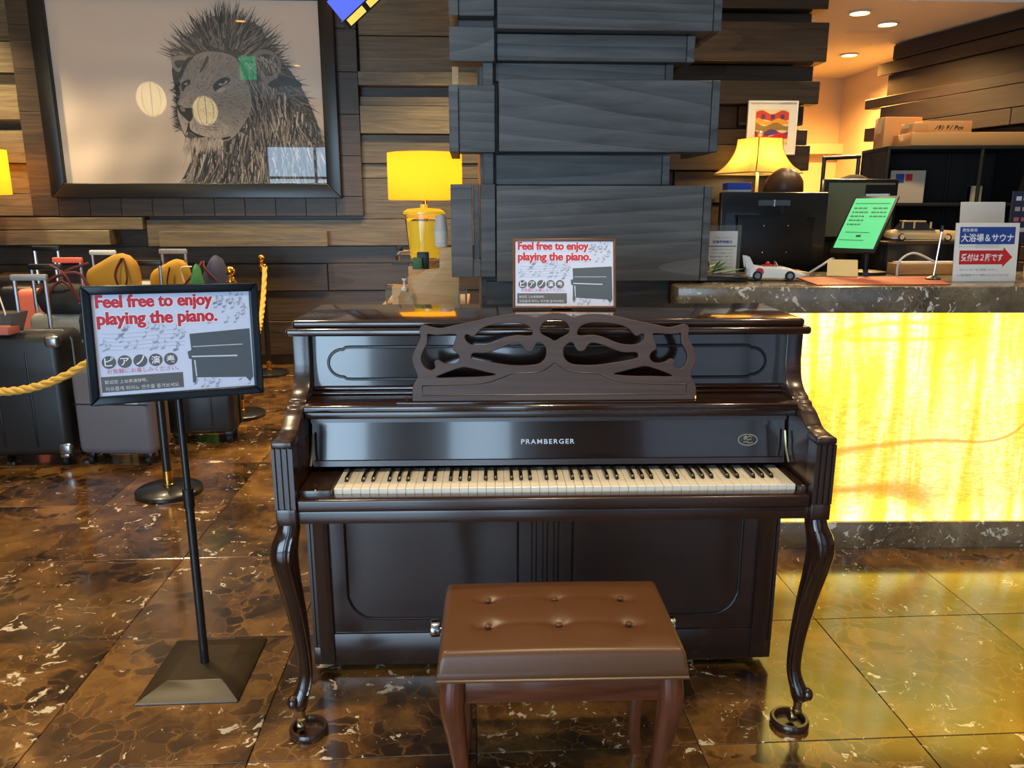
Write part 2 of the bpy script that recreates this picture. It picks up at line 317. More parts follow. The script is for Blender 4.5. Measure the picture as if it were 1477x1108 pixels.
# right hand wall of stacked boards, turned inwards
wx = struct('wall_right', B(0, .12, -3.2, 1.62, 0, 2.72).mesh('wall_right', M['dark_board']), 'dark brown stacked board wall beside the black shelf rack', R(15), (3.47, 5.0, 0))
z = 0.6; i = 0
prs = [.03, .09, .05, .12, .02, .07, .11, .04]
hs = [.11, .15, .08, .17, .10, .13, .07, .2, .12, .09, .16]
while z < 2.66:
    hgt = min(hs[i % len(hs)], 2.7 - z)
    cut = random.uniform(-1.2, .6); e = 1.62 + (.13 if i % 2 else .0) + random.uniform(-.05, .07)
    B(-prs[i % 8], .01, -3.1, cut - .004, z + .003, z + hgt - .003).build('board', M['right_board'], wx, bevel=.003, bseg=1)
    B(-prs[(i * 3 + 2) % 8], .01, cut, e, z + .003, z + hgt - .003).build('board', M['right_board'], wx, bevel=.003, bseg=1)
    z += hgt; i += 1
# corridor past the desk
wc = struct('wall_corridor', B(1.9, 3.95, 8.0, 8.1, 0, 2.75).mesh('wall_corridor', M['plaster']), 'cream plaster wall at the end of the corridor')
B(2.2, 3.9, 7.88, 8.0, 1.98, 2.08).build('ledge', M['plaster'], wc, bevel=.004)
struct('wall_corridor_side', B(3.78, 3.9, 6.3, 8.05, 0, 2.75).mesh('wall_corridor_side', M['plaster']), 'orange lit side wall of the corridor')
struct('ceiling_reception', MB().prism([(1.3, 5.1), (5.5, 5.1), (5.5, 8.2), (1.3, 8.2)], 2.72, 3.6, 'z').mesh('ceiling_reception', M['ceiling_white']), 'lowered white ceiling over the reception')
struct('ceiling', B(-7.2, 6, -3.4, 9.6, 3.62, 3.7).mesh('ceiling', M['ceiling_white']), 'white lobby ceiling')
struct('wall_left', B(-7.1, -7, -3.4, 9.6, 0, 3.65).mesh('wall_left', M['wall_board']), 'timber wall on the left')
struct('wall_outer_right', B(5.3, 5.4, -3.4, 9.6, 0, 3.65).mesh('wall_outer_right', M['plaster']), 'plaster wall far right')
# window wall behind the photographer
wf = MB().box(-7, 5.3, -3.1, -3, 2.75, 3.65).box(-7, 5.3, -3.1, -3, 0, .15)
for a, b in ((-7, -4.05), (-1.05, -.33), (.29, 1.5), (3.7, 5.3)): wf.box(a, b, -3.1, -3, .15, 2.75)
wfo = struct('wall_front', wf.mesh('wall_front', M['dark_board']), 'window wall of the lobby', 0)
n = 1
for a, b, mull in ((-4.05, -1.05, 3), (-.33, .29, 1), (1.5, 3.7, 2)):
    wo = MB()
    for q in range(mull + 1):
        x = a + (b - a) * q / mull; wo.box(x - .025, x + .025, -3.1, -3.02, .15, 2.75)
    wo.box(a, b, -3.1, -3.02, 2.05, 2.1)
    o = struct('window_%d' % n, wo.mesh('window', M['black']), 'black framed shop window', 0); n += 1
# ceiling downlights over the reception and in the lobby
DL = MB().lathe([(.075, -.004), (.08, -.012), (.062, -.012), (.06, .0)], seg=20).mesh('trim_ring', M['white'])
DB = MB().lathe([(.001, -.008), (.058, -.008)], seg=20).mesh('lamp', M['downlight'])
def downlight(x, y, z, p, label, col=(1, .77, .45), ang=110):
    t = thing('ceiling_downlight', label, 'downlight', (x, y, z), 0, 'recessed ceiling downlights')
    put('trim_ring', DL, t); put('lamp', DB, t)
    light('downlight_beam', 'SPOT', (x, y, z - .03), p, col, spot_size=R(ang), spot_blend=.7, shadow_soft_size=.06)
downlight(2.313, 5.534, 2.72, 190, 'warm ceiling downlight nearest the dark board partition', (1, .6, .24), 150)
downlight(2.65, 5.855, 2.72, 170, 'warm ceiling downlight nearest the right board wall', (1, .6, .24), 150)
downlight(2.862, 6.979, 2.72, 400, 'warm ceiling downlight deepest in the corridor', (1, .45, .10), 160)
B(2.48, 2.78, 6.05, 6.15, 2.714, 2.722).build('ceiling_vent', M['plaster'])
tag(bpy.data.objects['ceiling_vent'], 'slim white slot vent in the reception ceiling', 'vent')
for x, y, p, lab in ((-4.6, 6.3, 420, 'over the far left lamp'), (-3.2, 5.9, 260, 'left of the lion picture centre'), (-1.7, 5.9, 260, 'right of the lion picture centre'), (-2.9, 4.1, 240, 'over the parked suitcases'), (-.5, 6.2, 420, 'over the yellow drum lamp'), (-1.5, 2.6, 220, 'over the sign stand'),
                    (.3, 1.1, 200, 'over the piano bench'), (1.9, 1.6, 130, 'in front of the counter'), (-2.7, 1.2, 200, 'left of the photographer'), (2.4, 4.1, 150, 'over the reception desk'), (1.35, 4.1, 130, 'over the bell lamp')):
    downlight(x, y, 3.62, p, 'warm lobby ceiling downlight ' + lab, ang=95)

# ------------------------------------------------------------------ column clad with charcoal boards
cl = struct('column', B(-.42, .34, .14, .95, 0, 3.62).mesh('column', M['column_board']), 'square column clad in charcoal oak boards', RY, (.3, 3.1, 0))
def cb(a, b, z0, z1, v, strip=0, lstrip=0, d=.12):
    if strip: B(b - .03, b, v - .004, v + d + .3, z0, z1).build('edge_strip', M['column_board'], cl, bevel=.002, bseg=1); b -= .032
    if lstrip: B(a, a + .036, v - .004, v + d + .3, z0, z1).build('edge_strip', M['column_board'], cl, bevel=.002, bseg=1); a += .038
    B(a, b, v, v + d, z0, z1).build('board', M['column_board'], cl, bevel=.002, bseg=1)
cb(-.355, .49, 2.10, 2.62, 0, 1); cb(-.355, .41, 2.0, 2.095, .06, 1); cb(-.36, .34, 1.93, 1.998, .1, 1); cb(-.35, .5, 1.662, 1.925, 0, 1)
cb(-.36, .34, 1.54, 1.655, .09, 1); cb(-.36, .49, 1.163, 1.535, 0, 1); cb(-.4, .36, .6, 1.155, .1); cb(-.35, .49, 2.625, 3.1, 0, 1)
cb(-.535, -.365, 2.15, 2.8, .03, 0, 1); cb(-.50, -.365, 2.115, 2.15, .1); cb(-.535, -.365, 1.99, 2.112, .03, 0, 0); cb(-.54, -.365, 1.66, 1.905, .02, 0, 1)
cb(-.41, -.37, 1.54, 1.66, .06); cb(-.41, -.37, 1.9, 2.0, .06)
cb(-.54, -.455, 1.18, 1.54, .02); cb(-.450, -.428, 1.18, 1.54, .032); cb(-.423, -.365, 1.18, 1.54, .02); cb(-.452, -.423, 1.18, 1.25, .021)
B(-.53, -.505, .25, .3, 1.9, 2.18).build('edge_strip', M['pale_wood'], cl)

# ------------------------------------------------------------------ piano
PZ = thing('upright_piano', 'dark mahogany upright piano with carved music desk and curved legs', 'piano', (.112, 1.895, 0), R(1.6))
PW, PG = M['piano_wood'], M['piano_gloss']
prof = smoothpts([(.22, 1.03), (.207, .985), (.182, .957), (.15, .943)], 4, False)
prof2 = smoothpts([(.118, .924), (.09, .915), (.066, .9), (.045, .887), (.02, .882)], 4, False)
side = [(.56, 1.108), (.22, 1.108)] + prof + [(.145, .936), (.125, .934)] + prof2 + [(-.02, .880), (-.02, .70), (.315, .70), (.315, .03), (.56, .03)]
def flutes(x0, x1, y, n, depth=.006, back=.05):
    w = (x1 - x0); g = w / (n * 2 + 1); pts = [(x0, y + back), (x0, y)]
    for k in range(n):
        a = x0 + g * (2 * k + 1); pts += [(a, y), (a + g * .2, y + depth), (a + g * .8, y + depth), (a + g, y)]
    return pts + [(x1, y), (x1, y + back)]
for s in (-1, 1):
    a, b = sorted((s * .667, s * .713))
    MB().prism(side, a, b, 'x').build('side_panel', PW, PZ, bevel=.003)
    a, b = sorted((s * .664, s * .716))
    ap = MB().prism(flutes(a, b, -.04, 3), .70, .862, 'z').build('arm_post', PW, PZ, ang=25)
    B(a, b, -.04, .03, .655, .70).build('arm_block', PW, ap, bevel=.004)
    B(a, b, -.04, .03, .862, .879).build('arm_cap', PW, ap, bevel=.004)
    a, b = sorted((s * .672, s * .732))
    pl = MB().prism(flutes(a, b, .318, 3, .006, .06), .09, .655, 'z').build('pilaster', PW, PZ, ang=25)
    B(a, b, .316, .4, .03, .09).build('pilaster_foot', PW, pl, bevel=.003)
    # cabriole leg
    sec = [(.655, .690, -.012, .025), (.635, .692, -.018, .027), (.605, .700, -.027, .031), (.565, .704, -.03, .032), (.50, .700, -.02, .0285), (.42, .693, -.004, .0245), (.32, .686, .012, .0205),
           (.24, .683, .02, .018), (.185, .684, .022, .0175), (.15, .691, .018, .0195), (.122, .701, .010, .0235), (.102, .702, .008, .021), (.088, .7, .01, .014)]
    sec = smoothpts(sec, 3, False)
    rings = []
    for zz, cx, cy, r in sec:
        rings.append([(s * cx + r * math.cos(t) * (1 + .12 * math.cos(2 * t + s * 1.2)), cy + r * 1.05 * math.sin(t) * (1 + .12 * math.cos(2 * t)), zz) for t in [2 * math.pi * k / 16 for k in range(16)]])
    lg = MB().loft(rings).build('leg', M['piano_leg'], PZ, ang=60)
    MB().ball((s * .716, -.004, .12), (.017, .02, .021), 12, 8).build('scroll_toe', PG, lg)
    MB().tube([(s * (c[1] - .018) , c[2] - c[3] * .82, c[0]) for c in sec[4:-8]], .004, 6).build('edge_bead', PG, lg)
    cx = .700
    c_ = MB().lathe([(.013, .052), (.014, .06), (.011, .063), (.012, .09)], (s * cx, .012, 0), 14)
    c_.tube([(s * cx, .012, .055), (s * cx - .006, .02, .03)], .008, 8)
    cs = c_.build('caster', M['dull_brass'], PZ)
    MB().lathe([(.004, -.009), (.019, -.009), (.021, -.004), (.021, .004), (.019, .009), (.004, .009)], (0, 0, 0), 16).xf(Matrix.Translation((s * cx - .006, .03, .030)) @ Matrix.Rotation(R(90), 4, 'Y')).build('caster_wheel', M['dull_brass'], cs)
    t = thing('caster_cup', 'round dark wood caster cup under the %s piano leg' % ('left' if s < 0 else 'right'), 'caster cup', (.112 + s * cx * math.cos(R(1.6)) - .012 * s, 1.925 + s * cx * math.sin(R(1.6)), 0), 0, 'caster cups under the piano')
    MB().lathe([(.05, 0), (.054, .006), (.054, .016), (.05, .022), (.043, .022), (.039, .016), (.038, .004), (.001, .004)], seg=32).build('cup', PW, t)
# lid
lid = B(-.708, .708, .2, .56, 1.129, 1.152).build('lid', PG, PZ, bevel=.010, bseg=4)
B(-.724, .724, .19, .565, 1.108, 1.130).build('lid_moulding', PG, lid, bevel=.008, bseg=3)
# upper panel with moulded border
up = MB().prism([(.256, .945), (.265, 1.109), (.285, 1.109), (.285, .945)], -.668, .668, 'x').build('upper_panel', PG, PZ)
pts = []
for s in (1, -1):
    e = [(.56, 1.067), (.575, 1.066), (.583, 1.060), (.592, 1.060)]
    arc = [(.585 + .04 * math.cos(t) , 1.021 + .039 * math.sin(t)) for t in [math.pi / 2 - math.pi * k / 12 for k in range(1, 12)]]
    e2 = [(x, 2.042 - zz) for x, zz in e[::-1]]
    seq = e + arc + e2
    pts += [(x, zz) for x, zz in seq] if s == 1 else [(-x, zz) for x, zz in seq[::-1]]
lean = Matrix(((1, 0, 0, 0), (0, 1, .055, -.055 * 1.021 - .0015), (0, 0, 1, 0), (0, 0, 0, 1)))
MB().tube([(x, .2625, zz) for x, zz in pts], .0048, 6, True).xf(lean).build('panel_moulding', M['groove'], up)
MB().prism([(x * .992, 1.021 + (zz - 1.021) * .86) for x, zz in pts], .2575, .263, 'y').xf(lean).build('raised_panel', PG, up)
# shelf, mouldings
sh = B(-.667, .667, .10, .29, .916, .936).build('shelf', PG, PZ, bevel=.006, bseg=3)
B(-.667, .667, .112, .29, .896, .917).build('shelf_moulding', PW, sh, bevel=.005)
B(-.667, .667, .226, .27, .936, .944).build('shelf_step', PG, sh, bevel=.003)
B(-.667, .667, .243, .28, .944, .956).build('shelf_step', PG, sh, bevel=.005)
B(-.42, .42, .113, .122, .936, .941).build('score_ledge', PG, sh, bevel=.002)
# fallboard
fb = MB().prism([(.152, .755), (.176, .896), (.2, .896), (.2, .755)], -.66, .66, 'x').build('fallboard', PG, PZ)
MB().prism([(.150, .753), (.142, .753), (.1445, .768), (.153, .768)], -.655, .655, 'x').build('fallboard_rail', PW, fb)
MB().prism([(.1655, .872), (.169, .892), (.18, .892), (.18, .872)], -.662, .662, 'x').build('fallboard_rail', PW, fb)
ft = math.atan2(.024, .141); fy = lambda zz: .152 + .024 * (zz - .755) / .141
text('PRAMBERGER', .149, M['white_print'], fb, (-.012 - .075 + .005, fy(.81) - .0012, .808), bold=.012, rot=(R(90) - ft, 0, 0), height=.0135, space=1.25)
em = MB().tube([(.027 * math.cos(t), -.0008, .0155 * math.sin(t)) for t in [2 * math.pi * k / 28 for k in range(28)]], .0011, 4, True)
for path in ([(-.012, .004), (-.006, .010), (-.002, .006), (.004, .011), (.010, .008), (.013, .010)], [(-.011, .0), (-.004, .003), (.002, -.001), (.006, .002), (.011, .001)], [(-.012, -.008), (-.004, -.005), (.004, -.009), (.014, -.007)], [(-.004, .011), (-.008, .003)]):
    em.tube([(x, -.0008, zz) for x, zz in smoothpts(path, 4, False)], .0008, 4)
eo = em.build('emblem', M['cream'], fb); eo.location = (.555, fy(.815) - .001, .815); eo.rotation_euler = (-ft, 0, 0)
for s in (-1, 1):
    MB().tube(smoothpts([(s * .655, .15, .845), (s * .656, .135, .80), (s * .657, .11, .765)], 4, False), .004, 6).build('fallboard_hinge', M['dull_brass'], PZ)
# key bed and slip
kbd = B(-.665, .665, -.015, .33, .657, .704).build('key_bed', PW, PZ)
B(-.664, .664, -.032, .012, .690, .722).build('key_slip', PW, kbd, bevel=.006, bseg=3)
B(-.664, .664, -.027, .012, .655, .689).build('key_slip_rail', PW, kbd, bevel=.003)
B(-.664, -.580, -.004, .15, .70, .738).build('key_block', PW, PZ, bevel=.004); B(.645, .664, -.004, .15, .70, .738).build('key_block', PW, PZ, bevel=.004)
for x in (-.62, .655): MB().lathe([(.001, .738), (.005, .738), (.005, .741), (.001, .742)], (x, .0, -.0), 10).build('key_block_screw', M['brass'], PZ)
KW = 1.22 / 52
wk = B(.0004, KW - .0004, .016, .178, .708, .735).mesh('white_key', M['ivory'], bevel=.0012, bseg=1)
bk = MB().loft([[(-.0052, .066, .735), (.0052, .066, .735), (.0052, .18, .735), (-.0052, .18, .735)], [(-.0042, .074, .7465), (.0042, .074, .7465), (.0042, .18, .7465), (-.0042, .18, .7465)]]).mesh('black_key', M['ebony'], bevel=.001, bseg=1)
for i in range(52):
    x = -.578 + i * KW; put('white_key', wk, PZ, (x, 0, 0))
    if 'ABCDEFG'[i % 7] in 'ACDFG' and i < 51: put('black_key', bk, PZ, (x + KW + {'A': .001, 'C': -.0015, 'D': .0015, 'F': -.002, 'G': 0}['ABCDEFG'[i % 7]], 0, 0))
# lower front
lp = B(-.675, .675, .33, .35, .13, .66).build('lower_panel', PW, PZ)
B(-.675, .675, .322, .37, .022, .132).build('plinth', PW, PZ, bevel=.003)
for s in (-1, 1):
    q = smoothpts([(.618, .66), (.618, .4), (.618, .27), (.614, .245), (.60, .215), (.575, .192), (.555, .183)], 4, False) + [(.5, .18), (.3, .18), (.085, .18), (.085, .4), (.085, .66)]
    MB().tube([(s * x, .329, zz) for x, zz in q], .004, 6).build('panel_moulding', M['groove'], lp)
    MB().prism([(s * (x - .012 if x > .3 else x + .012), max(zz, .192)) for x, zz in q], .326, .331, 'y').build('raised_panel', PW, lp)
MB().prism(flutes(-.06, .06, .322, 3, .006, .02), .14, .655, 'z').build('centre_stile', PW, lp, ang=25)
B(-.70, .70, .5, .57, .03, 1.108).build('back', PW, PZ)
for x in (-.07, 0, .07):
    MB().tube([(x, .33, .06), (x, .28, .055), (x, .22, .045)], [.008, .01, .016], 8, flat=.4).build('pedal', M['brass'], PZ)
# carved music desk (fretwork), traced at true size
def mdp(pts): return [((x - 733) * .000555, (480 - y) * .000525) for x, y in pts]
def mirror(h): return h + [(-x, y) for x, y in h[::-1]]
outer = mdp([(42, 480), (42, 455), (42, 425), (50, 395), (68, 362), (62, 330), (45, 285), (48, 240), (70, 190), (85, 150), (80, 115), (98, 95), (130, 102), (180, 110), (240, 97), (340, 75), (440, 52), (520, 40), (590, 42), (640, 56), (680, 42), (720, 34)])
holes = [mdp(h) for h in ([(112, 140), (125, 135), (160, 140), (210, 136), (256, 137), (255, 160), (245, 190), (240, 215), (266, 238), (272, 265), (255, 288), (225, 295), (190, 288), (165, 272), (150, 282), (155, 308), (135, 325), (105, 315), (85, 285), (82, 250), (95, 215), (112, 180)],
     [(295, 142), (312, 138), (335, 148), (355, 130), (380, 105), (430, 88), (500, 80), (560, 80), (605, 95), (625, 120), (625, 145), (600, 151), (550, 148), (500, 158), (440, 185), (390, 198), (340, 198), (310, 185), (295, 165)],
     [(325, 242), (340, 232), (400, 232), (450, 215), (510, 190), (550, 182), (575, 195), (590, 220), (615, 225), (632, 205), (640, 185), (665, 182), (690, 205), (695, 240), (685, 270), (655, 295), (600, 303), (530, 303), (450, 292), (370, 278), (325, 265)],
     [(155, 358), (165, 348), (230, 322), (285, 305), (330, 312), (400, 330), (445, 342), (440, 352), (400, 358), (330, 362), (250, 363), (170, 365)])]
ch = mdp([(658, 112), (672, 82), (700, 67), (733, 62), (766, 67), (794, 82), (808, 112), (800, 140), (780, 152), (760, 163), (733, 178), (706, 163), (686, 152), (666, 140)])
cv = bpy.data.curves.new('md', 'CURVE'); cv.dimensions = '2D'; cv.fill_mode = 'BOTH'; cv.extrude = .007; cv.bevel_depth = .002; cv.bevel_resolution = 1
loops = [outer[:2] + smoothpts(outer[2:], 3, False)]
loops[0] = mirror(loops[0]); hs_ = [smoothpts(h, 3) for h in holes]
loops += hs_ + [[(-x, y) for x, y in h] for h in hs_] + [smoothpts(ch, 3)]
for lp_ in loops:
    sp = cv.splines.new('POLY'); sp.points.add(len(lp_) - 1); sp.use_cyclic_u = True
    for q, (x, y) in zip(sp.points, lp_): q.co = (x, y, 0, 1)
to = bpy.data.objects.new('md', cv); COL.objects.link(to)
me = bpy.data.meshes.new_from_object(to.evaluated_get(bpy.context.evaluated_depsgraph_get())); bpy.data.objects.remove(to)
me.shade_smooth(); me.set_sharp_from_angle(angle=R(30)); me.materials.clear(); me.materials.append(M['desk_wood'])
desk = put('music_desk', me, PZ, (.008, .136, .941), (R(90 - 8), 0, 0))
gl = mdp([(88, 452), (88, 402), (300, 397), (400, 388), (470, 365), (530, 342), (620, 338), (680, 325), (733, 284)]); gl = gl[:2] + smoothpts(gl[1:], 4, False)
MB().tube([(x, y, .0085) for x, y in gl + [(-x, y) for x, y in gl[::-1]]], .0014, 5, True).build('desk_inlay', M['groove'], desk)
for s in (-1, 1): MB().lathe([(.003, .935), (.0035, .952), (.002, .953)], (s * .392, .128, 0), 8).build('desk_hinge', M['brass'], PZ)

# ------------------------------------------------------------------ bench
bn = thing('piano_bench', 'brown button-tufted leather piano bench with curved wooden legs', 'bench', (.108, 1.682, 0), R(1.8))
nx, ny = 112, 72; W2, D2 = .279, .172
btn = [(x, y) for y in (-.055, .065) for x in (-.165, 0, .165)]
g = MB(); vv = []
for j in range(ny + 1):
    for i in range(nx + 1):
        u, w = -1 + 2 * i / nx, -1 + 2 * j / ny
        x, y = W2 * u, D2 * w
        e = min(1, (1 - abs(u)) * W2 / .022); e2 = min(1, (1 - abs(w)) * D2 / .022)
        hgt = .452 + .046 * (max(0, 1 - (1 - e) ** 2.6)) ** .5 * (max(0, 1 - (1 - e2) ** 2.6)) ** .5 + .016 * (1 - u * u) * (1 - w * w)
        for bx, by in btn:
            d = math.hypot((x - bx) / 1.3, y - by); hgt -= .011 * math.exp(-(d / .02) ** 2) + .004 * math.exp(-(d / .05) ** 2)
        hgt -= .0022 * sum(math.exp(-((y - by) / .010) ** 2) for by in (-.055, .065)) * (1 if abs(x) < .2 else .0)
        vv.append((x, y, hgt))
g.add(vv, [(j * (nx + 1) + i, j * (nx + 1) + i + 1, (j + 1) * (nx + 1) + i + 1, (j + 1) * (nx + 1) + i) for j in range(ny) for i in range(nx)])
g.build('cushion', M['leather'], bn, ang=80)
cb_ = B(-W2, W2, -D2, D2, .43, .4535).build('cushion_border', M['leather'], bn, bevel=.002)
MB().tube([(-W2, -D2, .433), (W2, -D2, .433), (W2, D2, .433), (-W2, D2, .433)], .004, 6, True).build('piping', M['leather'], cb_)
for bx, by in btn: MB().ball((bx, by, .5005), (.0085, .0085, .004), 10, 6).build('button', M['leather'], bn)
for a in ((-.22, .22, -.155, -.135), (-.22, .22, .135, .155), (-.262, -.242, -.12, .12), (.242, .262, -.12, .12)): B(*a, .365, .431).build('apron', M['bench_wood'], bn, bevel=.003)
for sx in (-1, 1):
    for sy in (-1, 1):
        sec = smoothpts([(.431, .243, .146, .027), (.39, .246, .148, .029), (.34, .246, .148, .028), (.25, .236, .14, .0225), (.15, .227, .133, .018), (.06, .228, .133, .016), (.0, .238, .142, .018)], 3, False)
        MB().loft([[(sx * cx + r * math.cos(t) * (.72 + .28 / max(abs(math.cos(t)), abs(math.sin(t)))), sy * cy + r * math.sin(t) * (.72 + .28 / max(abs(math.cos(t)), abs(math.sin(t)))), zz) for t in [2 * math.pi * k / 16 for k in range(16)]] for zz, cx, cy, r in sec]).build('leg', M['bench_leg'], bn, ang=60)
    kn = MB().lathe([(.004, 0), (.004, .03), (.02, .03), (.022, .034), (.022, .052), (.019, .055), (.001, .055)], seg=16)
    kn.xf(Matrix.Translation((sx * .258, .1, .405)) @ Matrix.Rotation(sx * R(90), 4, 'Y')).build('height_knob', M['chrome'], bn)

# ------------------------------------------------------------------ posters
def poster(par, W, Hh, y0):
    sh_ = MB().box(-W / 2, W / 2, y0, y0 + .002, -Hh / 2, Hh / 2).build('poster_sheet', M['poster'], par, smooth=False)
    X = lambda u: -W / 2 + u * W; Z = lambda v: Hh / 2 - v * Hh
    e = lambda k: y0 - .0004 * k
    nt = MB(); rr = random.Random(3)
    for i in range(64):
        u, v = (rr.uniform(.03, .56), rr.uniform(.34, .58)) if i < 30 else ((rr.uniform(.72, .97), rr.uniform(.03, .33)) if i < 54 else (rr.uniform(.58, .97), rr.uniform(.92, .98)))
        r = W * rr.uniform(.008, .013); x, zz = X(u), Z(v)
        nt.add([(x + r * math.cos(t) * 1.2, e(1), zz + r * .8 * math.sin(t + .4)) for t in [6.283 * k / 8 for k in range(8)]], [tuple(range(8))])
        h2 = r * rr.uniform(3, 5.5)
        nt.add([(x + r, e(1), zz), (x + r + W * .003, e(1), zz), (x + r + W * .003, e(1), zz + h2), (x + r, e(1), zz + h2)], [(0, 1, 2, 3)])
        nt.add([(x + r, e(1), zz + h2), (x + r * 2.6, e(1), zz + h2 * .6), (x + r * 2.5, e(1), zz + h2 * .5), (x + r, e(1), zz + h2 * .8)], [(0, 1, 2, 3)])
    for v in (.38, .42, .46, .5, .54):
        nt.tube([(X(u / 20), e(.5), Z(v + .01 * math.sin(u * .5))) for u in range(1, 12)], W * .0011, 4)
    nt.build('music_notes', M['note_grey'], sh_, smooth=False)['kind'] = 'stuff'
    pg = MB(); P_ = lambda L, k: pg.add([(X(u), e(k), Z(v)) for u, v in L], [tuple(range(len(L)))])
    P_([(.585, .42), (.985, .39), (.99, .9), (.965, .95), (.94, .90), (.61, .87), (.605, .92), (.585, .92), (.587, .68), (.57, .67), (.565, .6), (.59, .585)], 2)
    pg.build('piano_picture', M['slate'], sh_, smooth=False)
    pg = MB(); P_([(.6, .548), (.93, .548), (.93, .556), (.6, .556)], 3); P_([(.59, .645), (.89, .66), (.89, .676), (.59, .66)], 3); P_([(.602, .69), (.612, .69), (.616, .86), (.608, .86)], 3)
    pg.build('piano_picture_line', M['slate_light'], sh_, smooth=False)
    for i, (a, b, c) in enumerate((('Feel free to enjoy', .72, .145), ('playing the piano.', .745, .31))):
        q_ = W * .0028
        for k, mt in enumerate(('white_print', 'red_print')):
            sh2 = [(q_ * 2.1 * math.cos(t_), q_ * 2.1 * math.sin(t_)) for t_ in [6.283 * n_ / 10 for n_ in range(10)]] + [(q_ * 3, -q_ * 2)] if k == 0 else [(-q_, 0), (0, q_ * .4), (q_, 0), (0, -q_ * .4)]
            text(a, W * b, M[mt], sh_, (X(.028), e(2 + k * 1.5), Z(c + .028)), bold=.022, height=Hh * .165, shifts=sh2)
    cr = MB()
    for i, chh in enumerate('ピアノ演奏'):
        x, zz = X(.075 + i * .095), Z(.665); r = W * .043
        MB().add([(x + r * math.cos(t), e(2), zz + r * math.sin(t)) for t in [6.283 * k / 24 for k in range(24)]], [tuple(range(24))]).build('printed_disc', M['grey_print'], sh_, smooth=False)
        text(chh, r * 1.25, M['white_print'], sh_, (x, e(3.5), zz - r * .6), bold=.008, center=True)
    text('お気軽にお楽しみください。', W * .44, M['pink_print'], sh_, (X(.06), e(2), Z(.78)), bold=.004)
    MB().add([(X(u), e(2), Z(v)) for u, v in ((.02, .805), (.525, .805), (.525, .96), (.02, .96))], [(0, 1, 2, 3)]).build('printed_band', M['grey_print'], sh_, smooth=False)
    text('歓迎您 上台表演弹琴。', W * .26, M['light_print'], sh_, (X(.04), e(3), Z(.878)), bold=.003)
    text('자유롭게 피아노 연주를 즐겨보세요.', W * .46, M['light_print'], sh_, (X(.04), e(3), Z(.948)), bold=.003)
def frame(par, W, Hh, w, d, mt, name='frame', y=0.0, bevel=.004):
    m_ = MB()
    for s in (-1, 1):
        pr = [(-W / 2, s * Hh / 2), (W / 2, s * Hh / 2), (W / 2 - w, s * (Hh / 2 - w)), (-W / 2 + w, s * (Hh / 2 - w))]; m_.prism(pr, y - d / 2, y + d / 2, 'y')
        pr = [(s * W / 2, -Hh / 2), (s * W / 2, Hh / 2), (s * (W / 2 - w), Hh / 2 - w), (s * (W / 2 - w), -Hh / 2 + w)]; m_.prism(pr, y - d / 2, y + d / 2, 'y')
    return m_.build(name, M[mt], par, bevel=bevel, bseg=3)
sg = thing('sign_stand', 'black floor stand holding a framed free piano playing poster', 'sign stand', (-.985, 2.205, 0), RY)
def sqr(a, b, z): return [(-a, -b, z), (a, -b, z), (a, b, z), (-a, b, z)]
MB().loft([sqr(.152, .175, 0), sqr(.152, .175, .006), sqr(.085, .098, .03), sqr(.083, .096, .031)]).build('base', M['base_brown'], sg, bevel=.003, ang=15)
ple = MB().tube([(0, 0, .028), (0, 0, .6)], .0135, 14).build('pole', M['black_satin'], sg)
MB().tube([(0, 0, .56), (0, 0, .62)], .0165, 14).build('clamp_collar', M['black'], ple)
MB().tube([(0, 0, .6), (0, 0, 1.0)], .0105, 14).build('upper_pole', M['black_satin'], ple)
hd = bpy.data.objects.new('sign_panel', None); COL.objects.link(hd); hd.parent = sg; hd.location = (.027, -.045, 1.077); hd.rotation_euler = (R(-4.5), R(1.2), R(26) - RY)
mp_ = B(-.22, .22, .002, .014, -.155, .155).build('backing', M['black'], sg); mp_.matrix_parent_inverse = Matrix(); 
mp_.location = hd.location; mp_.rotation_euler = hd.rotation_euler
fr = frame(sg, .458, .328, .025, .026, 'frame_teal'); fr.location = hd.location; fr.rotation_euler = hd.rotation_euler
bpy.data.objects.remove(hd); poster(mp_, .412, .281, -.002)
B(-.02, .02, .014, .045, -.06, .06).build('bracket', M['black'], mp_)
ts = thing('tabletop_sign', 'small brown framed piano poster standing on the piano lid', 'sign', (.157, 2.30, 1.154), 0)
fr = frame(ts, .31, .212, .008, .014, 'frame_gold', bevel=.002); bo = B(-.152, .152, .0, .006, -.103, .103).build('backing', M['black'], ts)
for o in (fr, bo): o.location = (0, .028, .103); o.rotation_euler = (R(-16), 0, 0)
poster(bo, .294, .196, -.003)
MB().prism([(.06, .12), (.066, .12), (.12, .002), (.114, .002)], -.03, .03, 'x').build('easel_back', M['black'], ts)

# ------------------------------------------------------------------ stanchions and ropes
def stanchion(x, y, label):
    t = thing('rope_stanchion', label, 'stanchion', (x, y, 0), 0, 'black and brass rope stanchions')
    MB().lathe([(.001, 0), (.16, 0), (.165, .006), (.165, .022), (.155, .03), (.03, .042), (.02, .042)], seg=36).build('base', M['black_satin'], t)
    MB().lathe([(.026, .04), (.027, .05), (.023, .053), (.023, .12), (.02, .123)], seg=20).build('foot_collar', M['brass'], t)
    MB().lathe([(.0225, .12), (.0225, .92)], seg=20).build('pole', M['black_satin'], t)
    to_ = MB().lathe([(.023, .915), (.026, .92), (.026, .95), (.036, .955), (.036, .965), (.02, .968), (.014, .985), (.018, .992), (.014, 1.0)], seg=20).build('top_collar', M['brass'], t)
    MB().ball((0, 0, 1.028), .034, 18, 12).build('ball_finial', M['brass'], to_)
    MB().tube([(.036 * math.cos(a), .036 * math.sin(a), .958) for a in [6.283 * k / 20 for k in range(20)]], .004, 6, True).build('rope_ring', M['brass'], to_)
